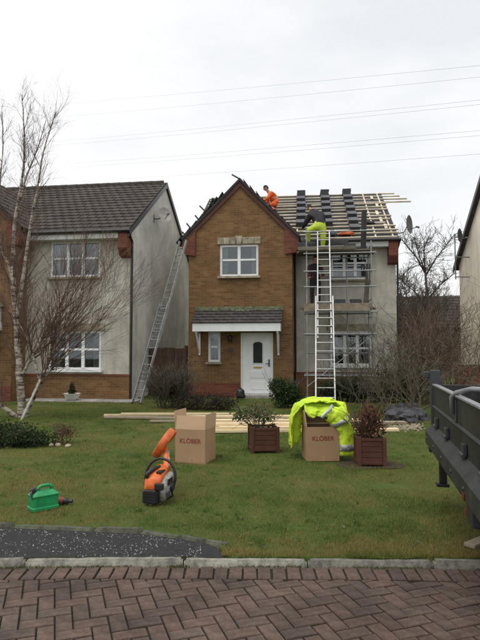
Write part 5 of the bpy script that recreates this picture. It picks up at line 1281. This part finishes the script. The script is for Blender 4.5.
# hi-vis jacket draped over the second box
jk = thing('safety_jacket', 'fluorescent yellow safety jacket with silver bands draped over a cardboard box', 'jacket', b2.location, 0)
def drape(path, depth0, depth1, name, mt, th=0.02, folds=5, amp=0.02, seed=0, parent=None, nv=22, lift=None):
    """cloth sheet following a path in x,z, spread between depth0 and depth1, with folds"""
    P = []; n = len(path)
    for i in range(n-1):
        a, b, c, d = [Vector((q[0], 0, q[1])) for q in (path[max(i-1, 0)], path[i], path[i+1], path[min(i+2, n-1)])]
        for k in range(6):
            t = k/6; P.append(0.5*((2*b)+(c-a)*t+(2*a-5*b+4*c-d)*t*t+(3*b-a-3*c+d)*t**3))
    P.append(Vector((path[-1][0], 0, path[-1][1]))); m_ = len(P); mb = MB()
    for i in range(m_):
        tg = (P[min(i+1, m_-1)]-P[max(i-1, 0)]).normalized(); nr = Vector((-tg.z, 0, tg.x))
        for j in range(nv):
            v = j/(nv-1); y = depth0+(depth1-depth0)*v
            f = amp*(math.sin(v*folds*6.28+seed+i*0.10)*0.45+1.2*mnoise.noise(Vector((i*0.16, v*3.2, seed)))+0.55*mnoise.noise(Vector((i*0.45+v*3, v*9, seed)))+0.25*(1-abs(mnoise.noise(Vector((i*0.35-v*4, v*6, seed+5))))*3))
            ed = amp*2.2*mnoise.noise(Vector((i*0.22, 5*(v > 0.5), seed+3)))
            sag = -0.05*(1-4*(v-0.5)**2)*(-1 if False else 1)*0.25
            q = P[i]+nr*(f+sag); mb.v.append((q.x, y+ed*(1 if v < 0.15 or v > 0.85 else 0), q.z))
    for i in range(m_-1):
        for j in range(nv-1): mb.f.append((i*nv+j, i*nv+j+1, (i+1)*nv+j+1, (i+1)*nv+j)); mb.mi.append(0)
    return mb, P
def thicken(bm, th):
    bm.normal_update(); bm.verts.ensure_lookup_table(); src = bm.verts[:]; fs = bm.faces[:]; bnd = [e for e in bm.edges if e.is_boundary]
    dup = {q: bm.verts.new(q.co-q.normal*th) for q in src}
    for f in fs: bm.faces.new([dup[q] for q in reversed(f.verts)])
    for e in bnd:
        a, b = e.verts
        try: bm.faces.new([b, a, dup[a], dup[b]])
        except ValueError: pass
    bmesh.ops.recalc_face_normals(bm, faces=bm.faces[:])
def add_cloth(mb, name, mt, parent, th=0.012):
    o = mb.build(name, mt, parent, smooth=True); 
    me = o.data; bm = bmesh.new(); bm.from_mesh(me); thicken(bm, th); bm.to_mesh(me); bm.free(); me.polygons.foreach_set('use_smooth', [True]*len(me.polygons)); return o
S_ = 7.75/540          # metres per photograph pixel near the box, for the outline
def jx(x, y): return ((x-321.5)*S_, (461.5-y)*S_)
mb, _ = drape([jx(292.5, 450), jx(292, 436), jx(294, 420), jx(302, 408.5), jx(316, 403.5), jx(328, 404), jx(339, 406.5), jx(348.5, 415), jx(352.5, 430), jx(353.5, 447), jx(352, 456)], -0.10, 0.32, 'jacket_back', 'hivis_yellow', folds=1.6, amp=0.030, seed=1, nv=40)
add_cloth(mb, 'jacket_back', 'hivis_yellow', jk)
# front panel hanging from the top right over the right part of the box towards the viewer
mb = MB(); nu, nv = 44, 30
for i in range(nu):
    u = i/(nu-1)
    for j in range(nv):
        v = j/(nv-1)
        xt = 306+42*u; yt = 404.5+5*u**2+2*math.sin(u*5)        # top edge
        low = 408.5+ (9*math.exp(-((u-0.18)/0.16)**2)) + 14*max(0, (u-0.28)/0.72)**0.55 + max(0, u-0.62)*10
        yy = yt+(low-yt+3)*v; x_ = xt-(0.5-u)*2*v; a, z = jx(x_, yy)
        y = 0.06-0.24*math.sin(min(1, v*1.1)*1.45)+0.035*mnoise.noise(Vector((u*6, v*2.0, 4)))+0.012*math.sin(u*19+v*3)+0.020*mnoise.noise(Vector((u*14+v*4, v*5, 8)))+0.012*(1-4*abs(mnoise.noise(Vector((u*7-v*5, v*4, 2)))))
        mb.v.append((a, y, z+0.02*(1-v)))
for i in range(nu-1):
    for j in range(nv-1): mb.f.append((i*nv+j, i*nv+j+1, (i+1)*nv+j+1, (i+1)*nv+j)); mb.mi.append(0)
add_cloth(mb, 'jacket_front', 'hivis_yellow', jk)
def wr(a, i): return 1+0.26*mnoise.noise(Vector((math.cos(a)*1.5, math.sin(a)*1.5, i*0.26)))+0.16*mnoise.noise(Vector((math.cos(a)*3.5, math.sin(a)*3.5, i*0.55+4)))+0.10*(1-3*abs(mnoise.noise(Vector((math.cos(a)*1.2, math.sin(a)*1.2, i*0.42+9)))))
def sleeve(path, rads, name, mt, parent, depth=-0.12, flat=0.72):
    mb = MB(); pts = [Vector((*jx(x, y), 0)) for x, y in path]; pts = [Vector((p.x, depth+0.0*p.y, p.y)) for p in pts]
    n = 30; m_ = len(pts); fine = []
    for i in range(m_-1):
        for k in range(7): fine.append((pts[i].lerp(pts[i+1], k/7), rads[i]+(rads[i+1]-rads[i])*k/7))
    fine.append((pts[-1], rads[-1])); o = 0
    for i, (p, r) in enumerate(fine):
        tg = (fine[min(i+1, len(fine)-1)][0]-fine[max(i-1, 0)][0]).normalized(); s = tg.cross(Vector((0, 1, 0))).normalized()
        for k in range(n):
            a = 2*math.pi*k/n; rr_ = r*wr(a, i)
            q = p+s*math.cos(a)*rr_+Vector((0, 1, 0))*math.sin(a)*rr_*flat; mb.v.append(tuple(q))
    for i in range(len(fine)-1):
        for k in range(n): mb.f.append((i*n+k, i*n+(k+1) % n, (i+1)*n+(k+1) % n, (i+1)*n+k)); mb.mi.append(0)
    return add_cloth(mb, name, mt, parent, 0.006), fine
_, fine = sleeve([(329, 415), (338, 419), (343, 428.5), (345, 441), (345.5, 456)], [0.11, 0.14, 0.13, 0.118, 0.105], 'sleeve', 'hivis_yellow', jk)
sleeve([(303, 409.5), (298.5, 421), (296.5, 434), (295.5, 447)], [0.06, 0.085, 0.080, 0.062], 'sleeve', 'hivis_yellow', jk, depth=0.06, flat=0.42)
# silver bands
def ringband(i0, i1, name):
    mb = MB(); n = 20
    for ii, f in ((i0, 0), (i1, 1)):
        p, r = fine[ii]; tg = (fine[min(ii+1, len(fine)-1)][0]-fine[max(ii-1, 0)][0]).normalized(); s = tg.cross(Vector((0, 1, 0))).normalized()
        for k in range(n):
            a = 2*math.pi*k/n; rr_ = r*wr(a, ii)+0.006
            q = p+s*math.cos(a)*rr_+Vector((0, 1, 0))*math.sin(a)*rr_*0.75; mb.v.append(tuple(q))
    for k in range(n): mb.f.append((k, (k+1) % n, n+(k+1) % n, n+k)); mb.mi.append(0)
    return add_cloth(mb, name, 'reflective', jk, 0.003)
ringband(9, 12, 'silver_band'); ringband(23, 26, 'silver_band')
mb = MB(); pth = [(320, 419), (324, 415), (329, 411.5), (333, 407.5)]
for i in range(13):
    t = i/12*3; k = min(2, int(t)); f = t-k; x_ = pth[k][0]+(pth[k+1][0]-pth[k][0])*f; y_ = pth[k][1]+(pth[k+1][1]-pth[k][1])*f
    a, z = jx(x_, y_); yb = -0.265+0.13*(i/12)**2; mb.v += [(a-0.016, yb, z+0.016), (a+0.018, yb-0.004, z-0.018)]
for i in range(12): mb.f.append((2*i, 2*i+1, 2*i+3, 2*i+2)); mb.mi.append(0)
add_cloth(mb, 'silver_band', 'reflective', jk, 0.003)

# ------------------------------------------------------------------ timber pile on the lawn
def plank(a, b, w_, h, z, mt, label, group):
    a = Vector(a); b = Vector(b); d = b-a; mb = MB(); l = d.length
    mb.bbox((-l/2, -w_/2, 0), (l/2, w_/2, h), 0.004)
    o = mb.build('timber_plank', mt, loc=((a.x+b.x)/2, (a.y+b.y)/2, z), rot=(0, 0, math.atan2(d.y, d.x))); return tag(o, label, 'plank', group)
G_ = 'planks piled across the lawn'
def g2(x, y): return gp(x, y)
zz = 0.015
for k, (xa, ya, xb, yb, w_, h, z, mt_) in enumerate((
    (200, 433, 398, 431.5, 0.16, 0.05, 0.012, 'plank'), (193, 432.5, 352, 432, 0.15, 0.05, 0.063, 'plank'), (205, 431.5, 330, 431, 0.15, 0.05, 0.114, 'plank'),
    (208, 425.5, 405, 424, 0.2, 0.045, 0.012, 'plank_dull'), (186, 424.5, 380, 423.5, 0.18, 0.045, 0.058, 'plank'), (180, 423, 330, 422, 0.17, 0.045, 0.104, 'plank'))):
    plank(g2(xa, ya), g2(xb, yb), w_, h, z, mt_, ['lowest plank of the front stack behind the cardboard boxes', 'middle plank of the front stack behind the cardboard boxes', 'top plank of the front stack behind the cardboard boxes', 'lowest weathered plank of the rear stack toward the house', 'middle plank of the rear stack toward the house', 'top plank of the rear stack toward the house'][k], G_)
for k, (xa, ya, xb, yb, w_, h, z, mt_, lb) in enumerate((
    (105, 418.5, 215, 420, 0.12, 0.045, 0.012, 'plank_dull', 'dull plank lying lowest at the ladder end of the pile'), (104, 416.8, 205, 415.5, 0.12, 0.045, 0.012, 'plank', 'pale plank whose end reaches furthest toward the left house'), (121, 417.5, 240, 417.5, 0.12, 0.045, 0.058, 'plank', 'pale plank laid on top at the ladder end of the pile'),
    (150, 422.5, 215, 423, 0.08, 0.04, 0.012, 'plank_dull', 'short dull batten lying in front of the plank pile'))):
    plank(g2(xa, ya), g2(xb, yb), w_, h, z, mt_, lb, G_)

# ------------------------------------------------------------------ fuel can and oil bottle
fc = thing('fuel_can', 'green plastic fuel can with black cap on the lawn', 'fuel can', gp(37, 513)+Vector((0.01, 0.13, 0.0)), R(42))
mb = MB()
def rr_section(w_, d_, r, z, n=5):
    out = []
    for cx, cy, a0 in ((w_/2-r, d_/2-r, 0), (-w_/2+r, d_/2-r, 90), (-w_/2+r, -d_/2+r, 180), (w_/2-r, -d_/2+r, 270)):
        for k in range(n): a = R(a0+90*k/(n-1)); out.append((cx+r*math.cos(a), cy+r*math.sin(a), z))
    return out
def loft(mb, secs, m=0):
    n = len(secs[0]); o = len(mb.v)
    for s in secs: mb.v += s
    for i in range(len(secs)-1):
        for k in range(n): mb.f.append((o+i*n+k, o+i*n+(k+1) % n, o+(i+1)*n+(k+1) % n, o+(i+1)*n+k)); mb.mi.append(m)
    mb.f.append(tuple(o+k for k in reversed(range(n)))); mb.mi.append(m); e = o+(len(secs)-1)*n; mb.f.append(tuple(e+k for k in range(n))); mb.mi.append(m)
loft(mb, [rr_section(0.245, 0.165, 0.02, 0.0), rr_section(0.262, 0.182, 0.025, 0.012), rr_section(0.262, 0.182, 0.025, 0.036), rr_section(0.250, 0.170, 0.025, 0.042), rr_section(0.250, 0.170, 0.025, 0.135), rr_section(0.258, 0.178, 0.025, 0.140), rr_section(0.258, 0.178, 0.025, 0.150),
          rr_section(0.235, 0.150, 0.03, 0.160), rr_section(0.19, 0.085, 0.03, 0.182), rr_section(0.17, 0.06, 0.025, 0.186)]); mb.build('can_body', 'can_green', fc, smooth=False)
mb = MB(); mb.tube([(-0.055, 0, 0.178), (-0.045, 0, 0.215), (-0.02, 0, 0.226), (0.05, 0, 0.226), (0.075, 0, 0.214), (0.085, 0, 0.178)], 0.016, 10); mb.build('handle', 'can_green', fc, smooth=True)
mb = MB(); Mx = Matrix.Translation((-0.088, -0.01, 0.165)) @ Matrix.Rotation(R(-28), 4, 'Y'); mb.lathe([(0.001, 0.06), (0.024, 0.058), (0.028, 0.045), (0.028, 0.0), (0.02, -0.01)], 14, Mx); mb.tube([Mx @ Vector((0, 0, 0.05)), Mx @ Vector((-0.035, -0.025, 0.03)), Mx @ Vector((-0.05, -0.05, -0.02))], 0.012, 6); mb.build('cap', 'black_plastic', fc, smooth=False)
mb = MB(); mb.box((-0.08, -0.0868, 0.07), (0.08, -0.0845, 0.115)); mb.build('embossed_panel', 'can_green', fc)
ob_ = thing('oil_bottle', 'dark plastic oil bottle lying beside the green fuel can', 'bottle', gp(54.5, 505)+Vector((0, 0.03, 0.034)), R(-6))
mb = MB(); mb.lathe([(0.001, 0), (0.032, 0.0), (0.036, 0.01), (0.036, 0.10), (0.03, 0.125), (0.014, 0.14), (0.014, 0.15)], 14, Matrix.Rotation(R(90), 4, 'Y')); mb.build('bottle_body', 'black_plastic', ob_, smooth=True)
mb = MB(); mb.lathe([(0.0365, 0.022), (0.0372, 0.024), (0.0372, 0.085), (0.0365, 0.087)], 14, Matrix.Rotation(R(90), 4, 'Y')); mb.build('label_wrap', 'print_red', ob_, smooth=True)
mb = MB(); mb.lathe([(0.001, 0.178), (0.017, 0.176), (0.018, 0.15), (0.001, 0.149)], 12, Matrix.Rotation(R(90), 4, 'Y')); mb.build('bottle_cap', 'black_plastic', ob_)

# ------------------------------------------------------------------ cut-off saw
sw0 = gp(149, 506); saw = thing('cutoff_saw', 'orange petrol cut-off saw with black handle resting on the lawn', 'saw', sw0+Vector((0.02, 0.05, 0.0)), R(-14))
def sec_y(w_, h, r, y, zc, xc=0):      # rounded section in the x,z plane
    return [(xc+p[0], y, zc+p[1]) for p in rr_section(w_, h, r, 0, 5)]
mb = MB(); loft(mb, [sec_y(0.15, 0.12, 0.02, -0.06, 0.085), sec_y(0.165, 0.135, 0.02, -0.045, 0.085), sec_y(0.165, 0.135, 0.02, 0.05, 0.088), sec_y(0.15, 0.11, 0.02, 0.06, 0.088)])
for k in range(4): mb.box((-0.07, -0.067, 0.04+k*0.027), (0.07, -0.058, 0.054+k*0.027))
mb.build('filter_housing', 'black_plastic', saw)
mb = MB(); loft(mb, [sec_y(0.15, 0.15, 0.04, -0.02, 0.175), sec_y(0.175, 0.19, 0.05, 0.03, 0.19), sec_y(0.17, 0.20, 0.05, 0.14, 0.22), sec_y(0.15, 0.19, 0.05, 0.24, 0.25), sec_y(0.11, 0.12, 0.04, 0.30, 0.28)]); mb.build('top_cover', 'saw_orange', saw, smooth=True)
mb = MB(); loft(mb, [sec_y(0.09, 0.16, 0.03, 0.0, 0.12, 0.10), sec_y(0.10, 0.20, 0.04, 0.08, 0.15, 0.115), sec_y(0.09, 0.19, 0.04, 0.18, 0.19, 0.115), sec_y(0.06, 0.12, 0.03, 0.26, 0.22, 0.10)]); mb.build('engine_side', 'saw_grey', saw, smooth=True)
mb = MB(); mb.lathe([(0.001, 0.02), (0.035, 0.02), (0.05, 0.005), (0.05, 0.0), (0.001, 0)], 14, Matrix.Translation((0.165, 0.12, 0.15)) @ Matrix.Rotation(R(90), 4, 'Y')); mb.build('starter_cover', 'black_plastic', saw)
mb = MB()
for k in range(4): mb.box((0.155, 0.03+k*0.03, 0.19), (0.168, 0.045+k*0.03, 0.25))
mb.build('cooling_slots', 'black_plastic', saw)
mb = MB(); mb.tube([(-0.055, 0.0, 0.26), (-0.055, 0.0, 0.30), (-0.03, 0.10, 0.33), (0.0, 0.20, 0.335)], [0.02, 0.022, 0.022, 0.018], 10); mb.build('rear_handle', 'black_plastic', saw, smooth=True)
pts = []
for k in range(15):
    a = R(205-k*(245)/14); pts.append((0.02+0.165*math.cos(a), 0.17+0.03*math.sin(a), 0.235+0.185*math.sin(a)))
pts += [(0.165, 0.15, 0.06), (0.10, 0.12, 0.03)]
mb = MB(); mb.tube(pts, 0.014, 10); mb.build('front_handle', 'black_plastic', saw, smooth=True)
ae = Matrix.Rotation(R(14), 4, 'Z') @ (at(165.5, 451, 6.02)-saw.location)
mb = MB(); loft(mb, [sec_y(0.06, 0.11, 0.02, 0.24, 0.27, 0.055), [tuple(Vector(q)-Vector((0, 0.42, 0.33))+Vector((0.055, 0.24, 0.27)).lerp(ae, 0.5)) for q in sec_y(0.055, 0.09, 0.02, 0.42, 0.33, 0.0)], [tuple(Vector(q)-Vector((0, 0.60, 0.40))+ae) for q in sec_y(0.05, 0.09, 0.02, 0.60, 0.40, 0.0)]]); mb.build('arm', 'saw_orange', saw)
mb = MB(); loft(mb, [[tuple(Vector(q)+Vector((0.055, 0.24, 0.27)).lerp(ae, tt)+Vector((0.034, 0, 0))) for q in sec_y(0.02, 0.06, 0.008, 0, 0, 0)] for tt in (0.2, 0.5, 0.9)]); mb.tube([ae+Vector((0.02, -0.03, -0.01)), ae+Vector((0.05, -0.03, -0.01))], 0.032, 12); mb.build('belt_guard', 'saw_grey', saw)
bpy.context.view_layer.update()
gc = Matrix.Rotation(R(14), 4, 'Z') @ (at(164.5, 443.5, 6.10)-saw.location)
dx = Matrix.Translation(gc) @ Matrix.Rotation(R(10), 4, 'Z') @ Matrix.Rotation(R(33), 4, 'Y') @ Matrix.Rotation(R(90), 4, 'Y')
mb = MB(); mb.lathe([(0.001, -0.002), (0.148, -0.002), (0.148, 0.002), (0.001, 0.002)], 28, dx); mb.build('cutting_disc', 'dark_metal', saw)
mb = MB(); n = 26; half = 0.046; R0 = 0.182     # guard: a half drum over the top and rear of the disc
ring = []
for k in range(n+1):
    a = R(125+215*k/n)      # in disc plane
    c_, s_ = math.cos(a), math.sin(a)
    for rr_, zz_ in ((0.05, -half*0.8), (R0*0.92, -half), (R0, -half*0.75), (R0, half*0.75), (R0*0.92, half), (0.05, half*0.8)):
        mb.v.append(tuple(dx @ Vector((rr_*c_, rr_*s_, zz_))))
for k in range(n):
    for j in range(5): mb.f.append((k*6+j, k*6+j+1, (k+1)*6+j+1, (k+1)*6+j)); mb.mi.append(0)
add_cloth(mb, 'disc_guard', 'saw_orange', saw, 0.004)

mb = MB(); mb.lathe([(0.001, 0.022), (0.026, 0.02), (0.03, 0.0), (0.03, -0.02)], 14, Matrix.Translation((-0.082, 0.05, 0.20)) @ Matrix.Rotation(R(-90), 4, 'Y')); mb.build('fuel_cap', 'black_plastic', saw)
mb = MB(); mb.bbox((0.02, 0.05, 0.296), (0.075, 0.17, 0.318), 0.006); mb.build('decompression_cover', 'black_plastic', saw)
mb = MB(); mb.bbox((0.145, 0.0, 0.07), (0.172, 0.07, 0.13), 0.01); mb.build('exhaust', 'dark_metal', saw)
mb = MB(); mb.bbox((0.05, -0.068, 0.16), (0.14, -0.02, 0.225), 0.012); mb.build('trigger_guard', 'black_plastic', saw)
mb = MB(); mb.bbox((-0.05, -0.036, 0.205), (0.045, -0.012, 0.228), 0.004, 0, Matrix.Rotation(R(-6), 4, 'X')); mb.build('nameplate', 'upvc', saw)

# ------------------------------------------------------------------ tipper trailer at the right
tu = Vector((-0.222, -0.975, 0)); tA = Vector((1.96, 5.5, 0))
tr = thing('trailer', 'dark grey metal dropside trailer parked at the kerb', 'trailer', tA, math.atan2(tu.y, tu.x))
# local frame: +x runs towards the viewer along the near side, +y to the right (away from the lawn)
TLn, TWd = 2.7, 1.55
def tbox(name, lo, hi, mt, b=0.008, parent=tr):
    mb = MB(); mb.bbox(lo, hi, b); return mb.build(name, mt, parent)
def side_panel(y0, sgn):
    # pressed profile: top rim, upper flat, recess line, lower flat
    mb = MB(); pr = [(0, 0.80), (0, 1.175), (sgn*0.012, 1.19), (sgn*0.03, 1.19), (sgn*0.03, 0.80)]
    mb.prism([(y0+a, z) for a, z in pr], 0.02, TLn, 'x'); return mb.build('side_panel', 'trailer_grey', tr)
side_panel(0, 1); side_panel(TWd-0.03, 1)
tbox('rim', (0.0, -0.012, 1.19), (TLn, 0.038, 1.208), 'trailer_rim', 0.005)
tbox('rim', (0.0, TWd-0.04, 1.19), (TLn, TWd+0.012, 1.208), 'trailer_rim', 0.005)
mb = MB(); mb.prism([(-0.02, 0.985), (-0.002, 1.0), (-0.002, 0.97)], 0.02, TLn, 'x'); mb.build('panel_crease', 'trailer_grey', tr)
mb = MB(); mb.prism([(0.02, 0.60), (-0.075, 0.60), (-0.085, 0.62), (-0.085, 0.735), (-0.005, 0.81), (0.02, 0.81)], -0.02, TLn+0.02, 'x'); mb.build('chassis_rail', 'trailer_grey', tr)
mb = MB(); mb.prism([(TWd-0.02, 0.60), (TWd+0.075, 0.60), (TWd+0.085, 0.735), (TWd+0.005, 0.81), (TWd-0.02, 0.81)], -0.02, TLn+0.02, 'x'); mb.build('chassis_rail', 'trailer_grey', tr)
tbox('floor', (0.0, 0.022, 0.72), (TLn-0.03, TWd-0.022, 0.76), 'trailer_grey')
tbox('front_panel', (-0.03, 0.03, 0.70), (-0.001, TWd-0.03, 1.20), 'trailer_grey'); tbox('tailgate', (TLn-0.029, 0.035, 0.70), (TLn+0.012, TWd-0.035, 1.18), 'trailer_grey')
tbox('corner_post', (-0.085, -0.025, 0.62), (-0.032, 0.075, 1.345), 'dark_metal'); tbox('corner_post', (-0.075, TWd-0.06, 0.62), (-0.032, TWd+0.025, 1.30), 'dark_metal')
tbox('headboard_bar', (-0.145, -0.075, 1.265), (-0.087, 0.055, 1.325), 'dark_metal')
tbox('prop_leg', (0.03, 0.03, 0.24), (0.10, 0.10, 0.60), 'black_plastic'); tbox('prop_foot', (0.015, 0.0, 0.205), (0.115, 0.12, 0.238), 'black_plastic'); tbox('hinge_bracket', (-0.10, -0.05, 0.52), (0.0, 0.05, 0.70), 'black_plastic')
# over-centre latch strap hanging over the rim
mb = MB(); mb.tube([(1.35, -0.022, 1.06), (1.36, -0.03, 1.19), (1.40, 0.0, 1.225), (1.55, 0.08, 1.265), (1.75, 0.20, 1.27)], 0.020, 8); mb.build('latch_strap', 'trailer_rim', tr, smooth=True)
tbox('latch_plate', (1.33, -0.012, 1.00), (1.40, -0.001, 1.17), 'dark_metal', 0.003)
lampb = tbox('lamp_bracket', (2.16, -0.075, 0.50), (2.34, -0.02, 0.598), 'black_plastic'); tbox('side_lamp', (2.10, -0.080, 0.515), (2.158, -0.02, 0.565), 'lamp_red')
tbox('marker_lamp', (2.10, -0.093, 0.612), (2.17, -0.0855, 0.655), 'lamp_red', 0.002)
for x in (0.30, 0.95, 1.75, 2.40):
    hg = tbox('hinge', (x-0.045, -0.03, 0.815), (x+0.045, -0.003, 0.90), 'dark_metal', 0.004)
    mb = MB(); mb.tube([(x-0.06, -0.03, 0.822), (x+0.06, -0.03, 0.822)], 0.014, 8); mb.build('hinge_pin', 'dark_metal', hg)
for x in (0.12, 0.62, 1.12, 1.62, 2.12):
    mb = MB(); mb.lathe([(0.001, 0.008), (0.012, 0.007), (0.014, 0.0)], 8, Matrix.Translation((x, -0.086, 0.68)) @ Matrix.Rotation(R(90), 4, 'X')); mb.build('bolt', 'dark_metal', tr)
wc = 1.95
for sd in (0.33, TWd-0.33):
    mb = MB(); Mx = Matrix.Translation((wc, sd, 0.25)) @ Matrix.Rotation(R(90), 4, 'X'); mb.lathe([(0.17, -0.08), (0.30, -0.085), (0.32, -0.06), (0.32, 0.06), (0.30, 0.085), (0.17, 0.08)], 32, Mx); wh = mb.build('wheel', 'rubber', tr, smooth=True)
    mb = MB(); mb.lathe([(0.001, -0.03), (0.06, -0.03), (0.15, -0.06), (0.175, -0.078), (0.175, 0.078), (0.15, 0.05), (0.001, 0.03)], 24, Mx); mb.build('rim_disc', 'galv', wh, smooth=True)
mb = MB(); mb.tube([(wc, 0.2, 0.25), (wc, TWd-0.2, 0.25)], 0.035, 10); mb.build('axle', 'dark_metal', tr)
for y in (0.45, TWd-0.45): tbox('spring_hanger', (wc-0.45, y-0.03, 0.42), (wc+0.45, y+0.03, 0.60), 'dark_metal'); tbox('axle_block', (wc-0.06, y-0.03, 0.28), (wc+0.06, y+0.03, 0.42), 'dark_metal')
tbox('drawbar', (-1.1, TWd/2-0.04, 0.50), (0.0, TWd/2+0.04, 0.60), 'dark_metal')
for x in (0.05, TLn/2, TLn-0.1): tbox('cross_member', (x, 0.03, 0.62), (x+0.06, TWd-0.03, 0.715), 'dark_metal')
tbox('jockey_leg', (-1.0, TWd/2-0.025, -0.01), (-0.95, TWd/2+0.025, 0.49), 'galv')
# short timber offcut on the kerb
pz = gp(474, 549); mb = MB(); mb.bbox((-0.10, -0.045, 0), (0.25, 0.045, 0.03), 0.004); mb.lathe([(0.010, 0.0302), (0.016, 0.0305)], 10, Matrix.Translation((-0.02, 0, 0.0005)))
tag(mb.build('timber_offcut', 'plank_dull', loc=(pz.x+0.03, pz.y+0.03, 0.02), rot=(0, 0, R(38))), 'short weathered timber offcut lying on grass by the kerb', 'offcut')
# bare soil trodden around the planter and the second box
sp_ = MB(); c0 = gp(368, 466); n = 30; ring = []
for k in range(n):
    a = 2*math.pi*k/n; r = 1+0.35*mnoise.noise(Vector((math.cos(a)*1.5, math.sin(a)*1.5, 9)))
    ring.append((c0.x+math.cos(a)*0.42*r, c0.y+0.05+math.sin(a)*0.30*r, 0.004))
sp_.add(ring+[(c0.x, c0.y, 0.010)], [(k, (k+1) % n, n) for k in range(n)])
struct(sp_.build('soil_patch', 'soil'))
